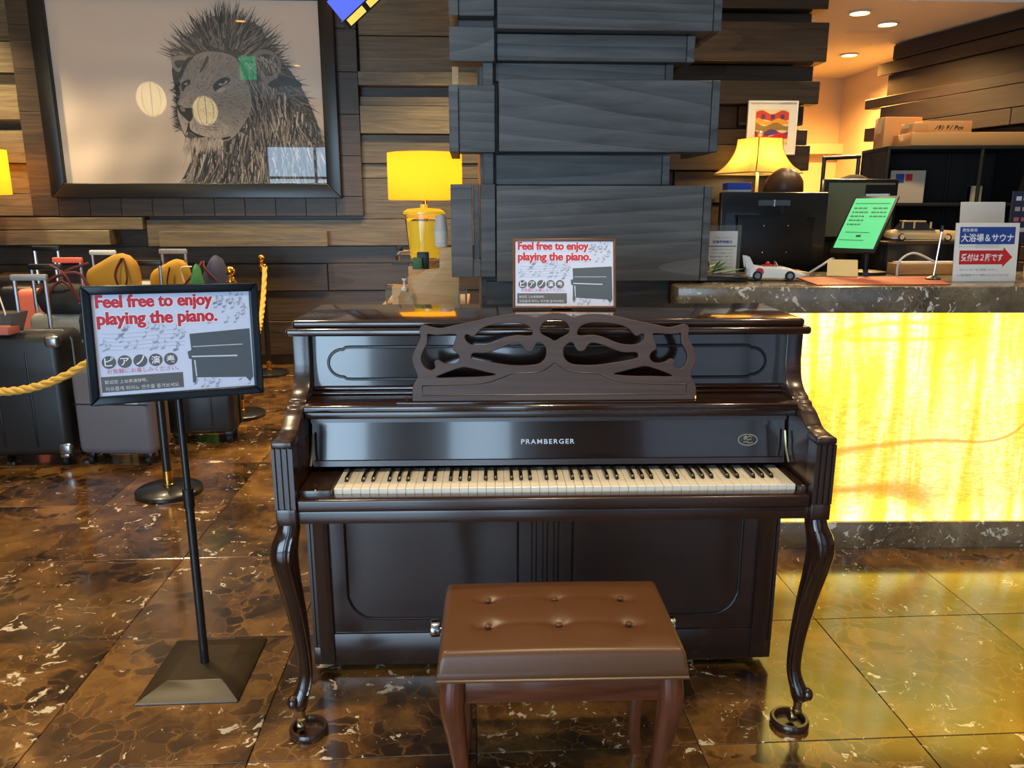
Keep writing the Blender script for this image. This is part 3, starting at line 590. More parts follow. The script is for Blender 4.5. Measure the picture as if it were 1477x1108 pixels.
stanchion(-2.165, 6.72, 'farthest brass and black rope stanchion beside the piano lid')
stanchion(-1.93, 5.31, 'middle rope stanchion whose base shows right of the sign')
stanchion(-1.79, 3.79, 'nearest rope stanchion standing right behind the sign pole')
def rope(a, b, sag, label):
    a, b = Vector(a), Vector(b); n = 60; r = MB()
    L = (b - a).length
    for st in range(3):
        pth = []; side = Vector((-(b - a).y, (b - a).x, 0)).normalized()
        for i in range(n + 1):
            t = i / n; p = a.lerp(b, t) - Vector((0, 0, sag * 4 * t * (1 - t)))
            an = t * L * 42 + st * 2.094
            pth.append(p + side * math.cos(an) * .011 + Vector((0, 0, math.sin(an) * .011)))
        r.tube(pth, .0125, 7)
    o = r.build('barrier_rope', M['rope']); tag(o, label, 'rope', 'twisted gold barrier ropes')
    for q in (a, b):
        MB().ball(q, (.02, .02, .03), 10, 6).build('rope_end', M['brass'], o)
rope((-1.83, 3.80, .955), (-3.35, 3.75, .955), .41, 'twisted gold rope sagging in front of the black suitcase')
rope((-2.125, 6.67, .955), (-1.935, 5.36, .955), .5, 'twisted gold rope hanging from the farthest stanchion')

# ------------------------------------------------------------------ luggage
def rbox(w, d, z0, z1, r, n=5):
    rings = []
    prof_ = [(z0, -r), (z0 + .02, -.008), (z0 + .05, 0), (z1 - .05, 0), (z1 - .02, -.008), (z1, -.03)]
    for zz, ins in prof_:
        ring = []
        for cx, cy, a0 in ((1, 1, 0), (-1, 1, 90), (-1, -1, 180), (1, -1, 270)):
            for k in range(n):
                a = R(a0 + 90 * k / (n - 1)); ring.append((cx * (w / 2 - r) + (r + ins) * math.cos(a) if r + ins > 0 else cx * (w / 2 - r), cy * (d / 2 - r) + max(r + ins, 0) * math.sin(a), zz))
        rings.append(ring)
    return MB().loft(rings)
def suitcase(name, label, x, y, rz, w, d, h, mt, handle=None, grip='silver_shell', guards=False, ribs=0, hx=0, seam=False):
    t = thing(name, label, 'suitcase', (x, y, 0), rz, 'suitcases parked behind the rope')
    sh_ = rbox(w, d, .06, h, .045).build('shell', M[mt], t, ang=50)
    MB().tube([(-w / 2 - .002, 0, .1), (-w / 2 - .002, 0, h - .05), (-w / 2 + .04, 0, h + .003), (w / 2 - .04, 0, h + .003), (w / 2 + .002, 0, h - .05), (w / 2 + .002, 0, .1)], .008, 6).build('zip_band', M['steel'] if guards else M['black'], sh_)
    for k in range(ribs):
        xx = -w / 2 + w * (k + 1) / (ribs + 1); B(xx - .006, xx + .006, -d / 2 - .004, -d / 2 + .01, .12, h - .1).build('rib', M['black'] if guards else M[mt], sh_, bevel=.003)
    if guards:
        for sx in (-1, 1):
            for zz in (h - .075, .07):
                B(sx * w / 2 - .075 if sx > 0 else sx * w / 2 - .004, sx * w / 2 + .004 if sx > 0 else sx * w / 2 + .075, -d / 2 - .006, -d / 2 + .05, zz, zz + .07).build('corner_guard', M['steel'], sh_, bevel=.02, bseg=3)
    for sx in (-1, 1):
        for sy in (-1, 1):
            hs2 = B(sx * (w / 2 - .055) - .025, sx * (w / 2 - .055) + .025, sy * (d / 2 - .05) - .025, sy * (d / 2 - .05) + .025, .045, .075).build('wheel_housing', M['steel'] if guards else M['black'], t, bevel=.006)
            MB().lathe([(.001, -.014), (.022, -.014), (.026, -.01), (.026, .01), (.022, .014), (.001, .014)], seg=16).xf(Matrix.Translation((sx * (w / 2 - .055), sy * (d / 2 - .05), .026)) @ Matrix.Rotation(R(90), 4, 'Y')).build('wheel', M['black_rubber'], hs2)
    if handle:
        hw = .085
        for sx in (-1, 1): MB().tube([(hx + sx * hw, d / 2 - .05, h - .02), (hx + sx * hw, d / 2 - .05, handle - .02)], .012, 8).build('handle_tube', M['steel'], t)
        B(hx - hw - .016, hx + hw + .016, d / 2 - .066, d / 2 - .034, handle - .028, handle + .008).build('grip', M[grip], t, bevel=.008)
    if seam:
        B(-w / 2 + .01, w / 2 - .01, -d / 2 - .002, -d / 2 + .004, h * .62, h * .62 + .006).build('seam', M['black'], sh_); B(w * .2, w * .36, -d / 2 - .006, -d / 2, h * .62 + .008, h * .62 + .02).build('badge', M['light_print'], sh_, bevel=.002)
    return t
suitcase('suitcase', 'large black hard suitcase with silver corner guards behind the rope', -2.80, 4.34, R(4), .54, .31, .765, 'black_shell', 1.07, 'silver_shell', True, 2, .03)
suitcase('suitcase', 'small grey hard suitcase standing below the sign', -2.265, 4.33, R(-3), .45, .24, .585, 'grey_shell', None, 'black', False, 0, 0, True)
suitcase('suitcase', 'silver hard suitcase behind the large black suitcase', -2.72, 4.78, R(3), .46, .28, .82, 'silver_shell', 1.10, 'black', False, 3, -.2)
suitcase('suitcase', 'black suitcase hidden behind the sign pole', -1.96, 4.75, R(8), .42, .26, .62, 'black_shell', None, 'black', False, 2)
suitcase('suitcase', 'coral suitcase with coral grip in the back row', -3.06, 5.25, R(0), .5, .3, .92, 'coral', 1.11, 'coral')
suitcase('suitcase', 'pale silver suitcase with white grip in the back row', -2.98, 6.0, R(0), .48, .28, .90, 'silver_shell', 1.12, 'white', False, 2, -.22)
suitcase('suitcase', 'black suitcase with black grip at the far left back', -3.42, 5.62, R(0), .5, .3, .9, 'black_shell', 1.17, 'black')
suitcase('suitcase', 'dark suitcase with tall black grip beside the mustard bag', -2.52, 5.13, R(0), .44, .26, .8, 'black_shell', 1.1, 'black', False, 2, .07)
suitcase('suitcase', 'dark suitcase with tall silver grip right of the mustard bag', -2.59, 5.62, R(0), .44, .26, .8, 'black_shell', 1.15, 'silver_shell', False, 2, .11)
def blob(w, d, h, seed, bulge=.25):
    rr = random.Random(seed); rings = []; ph = [rr.uniform(0, 6) for _ in range(6)]
    for t, s_ in ((0, .86), (.06, .95), (.2, 1), (.4, .99), (.6, .95), (.75, .9), (.86, .8), (.94, .62), (.985, .36), (1, .1)):
        ring = []
        for a in [6.283 * k / 26 for k in range(26)]:
            f_ = 1 + .05 * math.sin(3 * a + ph[0] + t * 3) + .035 * math.sin(7 * a + ph[1] + t * 7) + .05 * math.sin(2 * a + 5 * t + ph[5])
            x_ = w / 2 * s_ * math.copysign(abs(math.cos(a)) ** .7, math.cos(a)) * f_; y_ = d / 2 * s_ * math.copysign(abs(math.sin(a)) ** .7, math.sin(a)) * f_
            ring.append((x_, y_, h * t * (1 + .11 * math.sin(2.6 * x_ / (w / 2) + ph[4]))))
        rings.append(ring)
    return MB().loft(rings)
def bag(name, label, x, y, z, rz, w, d, h, mt, seed, straps, cat='bag'):
    t = thing(name, label, cat, (x, y, z), rz); b_ = blob(w, d, h, seed).build('body', M[mt], t, ang=80)
    for (pth, sm) in straps: MB().tube(smoothpts(pth, 5, False), .009, 6, flat=.5).build('strap', M[sm], t)
    B(-w * .3, w * .3, -d * .47, -d * .42, h * .35, h * .4).build('zip', M['steel'], b_)
    return t
bag('duffel_bag', 'black duffel bag with dark red straps on the silver suitcase', -2.7, 4.735, .822, 0, .42, .19, .17, 'duffel', 1, [([(-.16, -.08, .12), (-.05, -.1, .22), (.1, -.08, .24), (.18, -.1, .08)], 'strap_red'), ([(-.1, -.12, .1), (.02, -.13, .2), (.16, -.14, .02)], 'strap_red'), ([(-.2, .0, .15), (-.02, -.02, .25), (.12, 0, .3)], 'strap_red')])
bag('jacket_bag', 'mustard yellow cloth bag slumped on the luggage', -2.61, 5.08, .803, 0, .36, .16, .33, 'mustard', 4, [([(.09, -.06, .33), (.06, -.11, .22), (.10, -.1, .08)], 'strap_red'), ([(.1, -.06, .33), (.13, -.1, .2), (.08, -.1, .1)], 'strap_red')])
bag('backpack', 'mustard backpack right of the black suitcase grip', -2.46, 5.57, .803, 0, .28, .16, .27, 'mustard', 6, [([(.05, -.11, .24), (.03, -.13, .12), (.07, -.13, .02)], 'duffel')])
bag('backpack', 'navy rucksack with red straps behind the sign', -2.2, 5.62, .0, 0, .3, .28, 1.04, 'navy', 9, [([(-.15, -.12, .9), (-.05, -.14, 1.0), (0, -.1, 1.08)], 'strap_red'), ([(.1, -.13, .95), (.02, -.12, 1.03), (0, -.08, 1.08)], 'strap_red')])
bag('shopping_bag', 'green and white plastic bag among the luggage', -2.2, 5.33, 0, 0, .15, .14, 1.0, 'green_cloth', 12, [([(-.04, -.05, .95), (-.05, -.06, 1.05), (.02, -.05, 1.06)], 'cream')])
bag('shoulder_bag', 'black shoulder bag on the grey suitcase behind the sign', -2.34, 4.34, .588, 0, .22, .2, .36, 'duffel', 15, [([(-.05, -.1, .35), (-.1, -.11, .5), (-.2, -.08, .56)], 'strap_red')])
t = thing('carrier_bag', 'clear plastic carrier bag with orange print on the black suitcase', 'bag', (-2.85, 4.22, .77), 0)
B(-.1, .09, -.05, .05, .0, .045).build('contents', M['coral'], t, bevel=.01)
MB().loft([[(-.11, -.06, 0), (.1, -.06, 0), (.1, .06, 0), (-.11, .06, 0)], [(-.15, -.07, .12), (.14, -.07, .12), (.14, .07, .12), (-.15, .07, .12)]]).build('film', M['acrylic'], t)
MB().tube(smoothpts([(-.1, -.06, .11), (-.06, -.02, .3), (.0, .0, .34), (.09, -.05, .11)], 5, False), .004, 5).build('handle', M['white'], t)

# ------------------------------------------------------------------ framed lion print
def wallpt(u, v, z): return (u * math.cos(RY) - v * math.sin(RY), u * math.sin(RY) + v * math.cos(RY), z)
PW_, PH_ = 2.245, 1.50
lp0 = wallpt(-2.3675, 7.13, 1.535)
pic = thing('framed_picture', 'large black framed monochrome lion photograph on the back wall', 'picture', lp0, RY)
frame(pic, 2.50, 1.745, .125, .07, 'frame_black', bevel=.006).location = (0, 0, .8725)
B(-1.2, 1.2, .015, .03, .06, 1.69).build('backing', M['black'], pic)
mc = mat('lion_print', (1, 1, 1), .5, Coat_Weight=1.0, Coat_Roughness=.01)
at = nd(mc, 'ShaderNodeVertexColor'); at.layer_name = 'Col'; lk(mc, at.outputs[0], mc.node_tree.nodes['Principled BSDF'].inputs['Base Color'])
V, Fc, Cc = [], [], []
def uv(x, y):                                       # drawing units -> metres on the print
    px, py = 240 + x / 4.104, y / 4.104
    t = (py - 1) / 265; xl = 65 + 33 * t; xr = 460 + 12 * t
    u = (px - xl) / (xr - xl); w = (py - 1 - 4 * u) / 265
    u = max(0, min(1, u)); w = max(0, min(1, w))
    return (u - .5) * PW_, 1.6225 - w * PH_ + .0
def shade(g, warm=1.0):
    f = lambda c: max(0, min(255, c)); return srgb(f(g * 1.03), f(g * (1 - .045 * warm)), f(g * (1 - .13 * warm)))
LAY = [0]
def poly(P2, g, layer):
    n = len(V)
    for x, y in P2:
        a, b = uv(x, y); V.append((a, .008 - layer * .0008, b))
    Fc.append(tuple(range(n, n + len(P2)))); Cc.append([shade(q) for q in (g if isinstance(g, (list, tuple)) else [g] * len(P2))])
rr = random.Random(21)
def wob(x, y): return math.sin(x * .011 + 1.3) * math.sin(y * .013 + .4) + .5 * math.sin(x * .027 + y * .021) + .3 * math.sin(x * .05 - y * .04)
def bg(x, y):
    b = 224 - .012 * y
    k = max(0, min(1, (y - 540) / 300)); return b - k * (30 + 20 * math.sin(x * .006 + 2) + 12 * math.sin(y * .02 + x * .003) + 7 * math.sin(x * .021 + y * .008))
gx = [-760 + 45 * i for i in range(40)]; gy = [-10 + 37 * j for j in range(31)]
for i in range(len(gx) - 1):
    for j in range(len(gy) - 1):
        q = [(gx[i], gy[j]), (gx[i + 1], gy[j]), (gx[i + 1], gy[j + 1]), (gx[i], gy[j + 1])]; poly(q, [bg(*p) for p in q], 0)
def strand(x, y, ang, ln, w, g, layer, curl=0):
    pts = []; a = ang
    for k in range(5):
        pts.append((x, y, w * (1 - k / 4.2), a)); x += math.cos(a) * ln / 4; y += math.sin(a) * ln / 4; a += curl
    for k in range(4):
        x0, y0, w0, a0 = pts[k]; x1, y1, w1, a1 = pts[k + 1]
        poly([(x0 - math.sin(a0) * w0, y0 + math.cos(a0) * w0), (x1 - math.sin(a1) * w1, y1 + math.cos(a1) * w1), (x1 + math.sin(a1) * w1, y1 - math.cos(a1) * w1), (x0 + math.sin(a0) * w0, y0 - math.cos(a0) * w0)], g, layer)
# mane mass
poly(smoothpts([(60, 330), (110, 240), (190, 190), (270, 110), (380, 130), (500, 140), (570, 190), (610, 270), (670, 350), (740, 430), (800, 520), (850, 620), (890, 720), (930, 860), (955, 1080), (600, 1085), (140, 1085), (170, 980), (150, 900), (90, 780), (60, 700), (55, 560), (30, 420)], 3), 74, 1)
poly(smoothpts([(330, 900), (560, 840), (760, 860), (930, 960), (950, 1082), (140, 1085), (190, 1000)], 3), 40, 1.6)
for i in range(420):                                # hair behind the ear and down the back
    k = rr.random(); x = 560 + 330 * k + rr.uniform(-70, 40); y = 260 + 560 * k + rr.uniform(-40, 90)
    strand(x, y, R(-25 + 85 * k + rr.uniform(-28, 28)), rr.uniform(60, 140), rr.uniform(3, 7), rr.choice([34, 48, 62, 84, 108, 132]) + rr.uniform(-8, 8), 1.8 + rr.random() * .4, rr.uniform(-.05, .2))
for i in range(760):                                # crest of the mane
    t = rr.random(); a = R(200 + 150 * t + rr.uniform(-12, 12)); bx = 340 + 300 * math.cos(R(195 + 158 * t)) * rr.uniform(.35, 1); by = 410 + 260 * math.sin(R(195 + 158 * t)) * rr.uniform(.4, 1)
    strand(bx, by, a, rr.uniform(70, 170), rr.uniform(3, 7), rr.choice([38, 52, 70, 92, 118, 140]) + rr.uniform(-10, 10), 2 + rr.random() * .8, rr.uniform(-.12, .12))
for i in range(900):                                # long hair falling over neck and shoulder
    x = rr.uniform(140, 900); top = 840 - max(0, (x - 330)) * .75 if x < 640 else 430 + (x - 640) * 1.25
    y = rr.uniform(top, 1060); d_ = R(92 - (x - 480) * .035 + rr.uniform(-18, 18))
    strand(x, y, d_, rr.uniform(80, 210), rr.uniform(3, 8), rr.choice([26, 36, 48, 66, 90, 122, 150, 175]) - (y - 700) * .05 + rr.uniform(-8, 8), 2 + rr.random() * .8, rr.uniform(-.14, .14))
for i in range(420):                                # cheek mane between face and ear
    k = rr.random(); x = 430 + 60 * math.sin(3 * k) + rr.uniform(-15, 150); y = 330 + 480 * k
    strand(x, y, R(62 + 30 * k + rr.uniform(-20, 20)), rr.uniform(70, 150), rr.uniform(3, 6), rr.choice([40, 60, 82, 105, 128, 150]) + rr.uniform(-8, 8), 2.4 + rr.random() * .5, rr.uniform(-.08, .12))
# face
face = smoothpts([(230, 312), (330, 318), (410, 350), (445, 430), (490, 530), (500, 640), (450, 745), (375, 830), (250, 842), (140, 790), (80, 730), (62, 655), (80, 560), (84, 480), (112, 410), (155, 345)], 3)
poly(face, 150, 3)
poly(smoothpts([(205, 420), (270, 440), (265, 560), (215, 640), (120, 640), (75, 625), (120, 560), (165, 490)], 3), 160, 3.2)
poly(smoothpts([(135, 712), (200, 690), (320, 715), (372, 780), (300, 815), (190, 800), (140, 765)], 3), 168, 3.2)
poly(smoothpts([(70, 660), (125, 715), (130, 770), (110, 805), (78, 730)], 3), 158, 3.2)
for i in range(1500):                               # short fur
    x, y = rr.uniform(75, 490), rr.uniform(320, 830)
    if ((x - 275) / 215) ** 2 + ((y - 575) / 262) ** 2 > .93: continue
    a = math.atan2(y - 560, x - 130); strand(x, y, a + rr.uniform(-.4, .4), rr.uniform(14, 34), rr.uniform(1.5, 3), 138 + rr.uniform(-38, 40) - max(0, x - 330) * .12, 3.5 + rr.random() * .4)
def dark(P2, g, l=4.4): poly(smoothpts(P2, 3), g, l)
dark([(66, 622), (110, 640), (155, 645), (155, 690), (135, 722), (95, 690), (70, 660)], 42); dark([(78, 632), (105, 640), (108, 662), (85, 658)], 120, 4.7)
dark([(132, 715), (140, 770), (205, 806), (295, 826), (368, 812), (372, 824), (295, 842), (200, 824), (128, 782), (108, 808), (118, 770)], 34)
dark([(272, 512), (300, 482), (340, 462), (376, 470), (362, 498), (318, 520), (292, 545)], 36); dark([(305, 508), (330, 486), (362, 482), (345, 502)], 175, 4.7); dark([(318, 490), (340, 478), (345, 492), (328, 500)], 28, 4.9); dark([(292, 540), (330, 522), (350, 530), (318, 552)], 178, 4.6)
dark([(90, 492), (135, 474), (138, 500), (112, 518), (92, 545)], 48); dark([(100, 500), (122, 490), (120, 508)], 150, 4.7)
dark([(205, 430), (240, 380), (250, 345), (236, 340), (215, 385), (195, 425)], 80); dark([(160, 345), (120, 385), (75, 460), (90, 400), (120, 350)], 56)
for yy in (728, 745, 762): dark([(190, yy), (260, yy + 8), (325, yy + 10), (260, yy + 12)], 112, 4.5)
for i in range(130): strand(rr.uniform(112, 330), rr.uniform(815, 850), R(95 + rr.uniform(-22, 22)), rr.uniform(40, 85), rr.uniform(3, 6), rr.uniform(120, 182), 4.6 + rr.random() * .3)
for i in range(150): strand(rr.uniform(60, 90), rr.uniform(470, 780), R(170 + rr.uniform(-45, 55)), rr.uniform(20, 55), rr.uniform(2, 5), rr.uniform(40, 95), 2.9)
# ears
dark([(30, 345), (90, 335), (135, 345), (110, 390), (70, 430), (36, 400)], 150, 3.6); dark([(45, 370), (90, 360), (110, 372), (70, 410)], 70, 3.8)
dark([(500, 335), (560, 300), (640, 318), (682, 385), (660, 455), (600, 505), (545, 440), (530, 380)], 128, 3.6); dark([(535, 350), (590, 325), (648, 350), (662, 400), (630, 450), (580, 440)], 62, 3.8)
for i in range(80): strand(rr.uniform(535, 640), rr.uniform(335, 400), R(70 + rr.uniform(-40, 30)), rr.uniform(60, 120), rr.uniform(2, 4), rr.choice([60, 100, 150, 180]), 4.2 + rr.random() * .3, .08)
dark([(600, 500), (680, 460), (780, 480), (800, 520), (700, 510), (630, 525)], 26, 3.7)
me = bpy.data.meshes.new('print'); me.from_pydata(V, [], Fc); ca = me.color_attributes.new('Col', 'FLOAT_COLOR', 'CORNER'); k = 0
cols = [c for f_ in Cc for c in f_]
ca.data.foreach_set('color', [q for c in cols for q in c]); me.materials.append(mc)
put('print', me, pic)

# ------------------------------------------------------------------ lamps on the back side
def drum_lamp(x, y, z, r, h, zs, label, p):
    t = thing('table_lamp', label, 'lamp', (x, y, z), 0)
    MB().lathe([(r * .96, zs), (r, zs + .004), (r, zs + h), (r * .985, zs + h), (r * .985, zs + .004)], seg=40).build('lamp_shade', M['shade_yellow'], t)
    MB().lathe([(.07, 0), (.075, .01), (.03, .02), (.012, .04), (.012, zs + .1)], seg=20).build('base', M['brass'], t)
    MB().ball((0, 0, zs + h * .5), .03, 10, 8).build('bulb', M['bulb'], t)
    light('lamp_glow', 'POINT', (x, y, z + zs + h * .5 + .05), p, (1, .86, .5), shadow_soft_size=.05)
drum_lamp(-.505, 4.62, .94, .215, .262, .555, 'yellow drum shade table lamp left of the column', 5.5)
drum_lamp(-4.42, 6.6, .9, .22, .36, .66, 'yellow drum shade lamp cut off at the left edge', 6)
t = thing('side_table', 'narrow table under the far left lamp', 'table', (-4.42, 6.6, 0)); B(-.3, .3, -.22, .22, .85, .9).build('top', M['dark_board'], t, bevel=.004)
for sx in (-1, 1):
    for sy in (-1, 1): B(sx * .26 - .02, sx * .26 + .02, sy * .18 - .02, sy * .18 + .02, 0, .85).build('leg', M['dark_board'], t)
# drink station
t = thing('drink_cabinet', 'wooden cabinet with a pale top behind the piano', 'cabinet', (-.45, 4.25, 0), R(2))
B(-.24, .19, -.32, .42, 0, .905).build('body', M['dark_board'], t, bevel=.004); B(-.26, .21, -.34, .44, .905, .94).build('top', M['pale_wood'], t, bevel=.004)
for s in (-1, 1): d_ = B(s * .105 - .125, s * .105 + .075, -.332, -.318, .06, .88).build('door', M['dark_board'], t, bevel=.003); B(s * .03 - .006, s * .03 + .006, -.35, -.332, .4, .55).build('handle', M['brass'], d_)
t = thing('beverage_dispenser', 'glass beverage dispenser glowing yellow in front of the lamp', 'dispenser', (-.487, 4.36, .94))
MB().lathe([(.06, 0), (.06, .2), (.078, .225)], seg=24).build('stand', M['pale_wood'], t)
MB().lathe([(.078, .232), (.086, .26), (.108, .47), (.112, .475), (.105, .475), (.082, .262), (.001, .24)], seg=30).build('glass_jar', M['glass'], t)
MB().lathe([(.079, .244), (.083, .27), (.1, .44), (.001, .44)], seg=30).build('drink', M['juice_glow'], t)
MB().lathe([(.116, .476), (.116, .49), (.09, .505), (.02, .51), (.02, .53), (.001, .53)], seg=30).build('jar_lid', M['juice_glow'], t)
tp = MB().tube([(-.08, -.02, .27), (-.135, -.03, .27), (-.15, -.03, .25), (-.15, -.03, .225)], .012, 8).build('spigot', M['chrome'], t)
B(-.155, -.12, -.045, -.015, .282, .305).build('lever', M['black'], tp, bevel=.004)
B(-.175, -.09, -.06, .0, .2, .212).build('drip_tray', M['black'], t)
t = thing('condiment_organizer', 'stepped pale wood organizer box by the column', 'organizer', (-.43, 4.08, .942), R(2))
MB().prism([(-.11, 0), (.155, 0), (.155, .31), (.055, .31), (.055, .20), (-.02, .20), (-.06, .17), (-.11, .165)], -.11, .0, 'y').build('tall_section', M['pale_wood'], t, bevel=.003)
B(-.19, -.112, -.12, .0, 0, .115).build('low_section', M['pale_wood'], t, bevel=.003); B(-.115, -.02, -.005, .0, .165, .21).build('divider', M['pale_wood'], t)
def lath(name, label, cat, loc, parts, group=None):
    t = thing(name, label, cat, loc, 0, group)
    for n_, pr, mt in parts: MB().lathe(pr, seg=18).build(n_, M[mt], t)
    return t
lath('paper_cup_stack', 'stack of pale paper cups on the wooden organizer', 'cups', (-.365, 4.02, 1.253), [('cups', [(.028, 0), (.033, .01), (.030, .012), (.035, .025), (.032, .027), (.037, .08), (.001, .08)], 'white'), ('upturned_cup', [(.036, .08), (.026, .16), (.001, .16)], 'light_print')])
t = thing('creamer_packets', 'dark green packets in the wooden organizer', 'packets', (-.46, 4.0, 1.143)); B(-.05, .0, -.03, .0, 0, .06).build('packet', M['leaf'], t, bevel=.004); B(-.03, .03, .005, .04, 0, .085).build('packet', M['black'], t, bevel=.004)
lath('pump_bottle', 'clear pump bottle with white nozzle on the cabinet', 'bottle', (-.545, 3.91, .942), [('bottle', [(.03, 0), (.032, .005), (.032, .07), (.016, .095), (.012, .1), (.001, .1)], 'acrylic'), ('pump', [(.016, .1), (.016, .115), (.006, .118), (.006, .15), (.012, .152), (.012, .16), (.001, .16)], 'white')])
lath('glass_mug', 'small glass mug left of the organizer', 'mug', (-.64, 4.12, .942), [('glass', [(.03, 0), (.035, .005), (.037, .11), (.034, .11), (.031, .01), (.001, .008)], 'acrylic'), ('rim', [(.037, .108), (.039, .112), (.036, .114)], 'chrome')])
lath('water_glass', 'clear glass tumbler tucked below the column boards', 'glass', (-.262, 3.93, .942), [('glass', [(.03, 0), (.034, .1), (.031, .1), (.028, .01), (.001, .01)], 'acrylic')])
# ceiling hung screen
t = thing('hanging_display', 'corner of a tilted blue display hanging above the lion picture', 'display', (-.84, 5.3, 2.98), 0)
q = MB().box(-.5, .5, -.012, .012, 0, .14); q.build('screen', M['blue_screen'], t); B(-.5, .5, -.02, .1, -.06, -.0).build('louvre_frame', M['black'], t)
for k_ in range(6): B(-.48 + k_ * .165, -.35 + k_ * .165, -.028, -.02, -.05, -.008).build('louvre', M['warm_panel'], t)
t.rotation_euler = (R(12), R(-42), R(12)); t.location = (-.70, 5.3, 2.93)
MB().tube([(0, 0, 0), (.3, 0, .6)], .012, 8).build('hanger', M['black'], t)

# ------------------------------------------------------------------ reception counter
ct = thing('reception_counter', 'reception counter with backlit yellow onyx front and stone top', 'counter', (0, 3.07, 0), R(.8))
B(.74, 3.4, .06, .5, 0, 1.05).build('body', M['black'], ct)
B(.74, 3.4, .03, .075, .125, 1.045).build('onyx_panel', M['onyx'], ct)
B(.74, 3.4, .022, .08, 0, .122).build('stone_base', M['counter_stone'], ct, bevel=.003)
MB().prism([(.64, -.11), (3.4, -.11), (3.4, .62), (.70, .62), (.70, .15), (.64, .02)], 1.05, 1.152, 'z').build('stone_top', M['counter_stone'], ct, bevel=.004)
wk_ = thing('work_desk', 'low dark work desk behind the reception counter', 'desk', (0, 3.07, 0), R(.8)); B(1.0, 3.4, .63, 1.15, .80, .84).build('top', M['dark_board'], wk_)
for x in (1.0, 2.2, 3.34): B(x, x + .06, .63, 1.15, 0, .8).build('side', M['dark_board'], wk_)
ZC = 1.153
tag(MB().prism([(1.2, 3.03), (1.74, 3.06), (1.84, 3.42), (1.24, 3.38)], ZC, ZC + .003, 'z').build('desk_mat', M['red_mat']), 'terracotta red mat on the stone counter', 'mat')
# computer monitor seen from behind
def monitor(label, x, y, z, rz, w, h, back=True, scr=None, foot=.0):
    t = thing('computer_monitor', label, 'monitor', (x, y, z), rz)
    sh_ = B(-w / 2, w / 2, -.02, .025, foot, foot + h).build('casing', M['black_satin'], t, bevel=.006)
    if back:
        B(-w * .36, w * .36, -.05, -.018, foot + .03, foot + h * .72).build('rear_housing', M['black'], t, bevel=.008)
        B(-w * .37, w * .37, -.055, -.02, foot + h * .70, foot + h * .73).build('vent_ridge', M['black_satin'], t)
        B(-.085, .075, -.024, -.019, foot + h * .84, foot + h * .905).build('badge', M['slate'], sh_); B(-.008, -.002, -.026, -.02, foot + h * .83, foot + h * .91).build('badge_bar', M['light_print'], sh_)
        for a in (-.06, .06):
            for b_ in (.28, .6): MB().ball((a, -.051, foot + h * b_), .004, 8, 6).build('screw', M['chrome'], sh_)
    else: B(-w / 2 + .02, w / 2 - .02, -.023, -.019, foot + .03, foot + h - .02).build('screen', M[scr], t)
    B(-.04, .04, -.01, .03, .01, foot + .05).build('stand_neck', M['black'], t); B(-.13, .13, -.1, .1, 0, .014).build('stand_foot', M['black'], t, bevel=.004)
    return t
monitor('black computer monitor seen from behind on the reception desk', 1.285, 3.88, .84, R(4), .535, .40, foot=.285)
t = monitor('monitor with an olive screen behind the green tablet', 1.86, 4.24, .84, R(3), .40, .33, False, 'olive_screen', foot=.43)
B(0.02, .18, -.027, -.022, .60, .73).build('dark_side_panel', M['black'], t)
# tablet
t = thing('tablet', 'tilted tablet showing a green form on the counter', 'tablet', (1.59, 3.54, ZC), R(-46))
tb = B(-.098, .098, -.006, .006, -.165, .165).build('casing', M['black'], t, bevel=.003); sc_ = B(-.088, .088, -.008, -.0055, -.145, .147).build('screen', M['green_screen'], t)
for o in (tb, sc_): o.location = (0.0, 0.0, .225); o.rotation_euler = (R(-42), 0, 0)
lr = random.Random(5)
for i in range(5):
    for c_ in range(2 if i < 3 else 1):
        ln = MB()
        x = -.075 + c_ * .085
        while x < -.075 + c_ * .085 + .06: w_ = lr.uniform(.008, .02); ln.box(x, x + w_, -.0095, -.008, .085 - i * .024, .091 - i * .024); x += w_ + .004
        ln.build('form_line', M['leaf'], sc_)
for a, b_ in (((-.08, .075), .115), ((-.065, .04), -.055), ((-.08, .03), -.1)): B(a[0], a[1], -.0095, -.008, b_, b_ + .002).build('form_line', M['leaf'], sc_)
B(-.01, .01, -.0095, -.008, -.08, -.07).build('form_line', M['black'], sc_)
MB().tube([(0, .06, 0.01), (0, .05, .12), (0, .02, .2)], .013, 8).build('stand_arm', M['black'], t); MB().lathe([(.09, 0), (.09, .012), (.02, .02)], (0, .06, 0), 20).build('stand_foot', M['black'], t)
B(-.05, .05, .105, .125, .345, .36).build('clip', M['white'], t)
# printed arrow sign
t = thing('direction_sign', 'white sign with blue banner and red arrow on the counter', 'sign', (1.955, 3.2, ZC), R(2.5))
bd = B(-.134, .134, 0, .006, 0, .238).build('board', M['white'], t, bevel=.001); bd.rotation_euler = (R(-5), R(0), 0)
def sq(par, P2, y, mt, name): return MB().add([(a, y, b_) for a, b_ in P2], [tuple(range(len(P2)))]).build(name, M[mt], par, smooth=False)
sq(bd, [(-.117, .152), (.117, .152), (.117, .222), (-.117, .222)], -.0006, 'blue_print', 'blue_banner')
text('男性専用', .062, M['white_print'], bd, (-.108, -.0012, .202), bold=.01, height=.014)
text('大浴場＆サウナ', .222, M['white_print'], bd, (-.111, -.0012, .161), bold=.02, height=.034)
text('【チェックインをしなくても】', .145, M['grey_print'], bd, (-.117, -.0008, .139), height=.007)
sq(bd, [(-.113, .07), (.072, .07), (.072, .058), (.112, .099), (.072, .14), (.072, .127), (-.113, .127)], -.0006, 'arrow_red', 'red_arrow')
text('受付は２階です', .178, M['white_print'], bd, (-.106, -.0012, .083), bold=.022, height=.031, shear=.12)
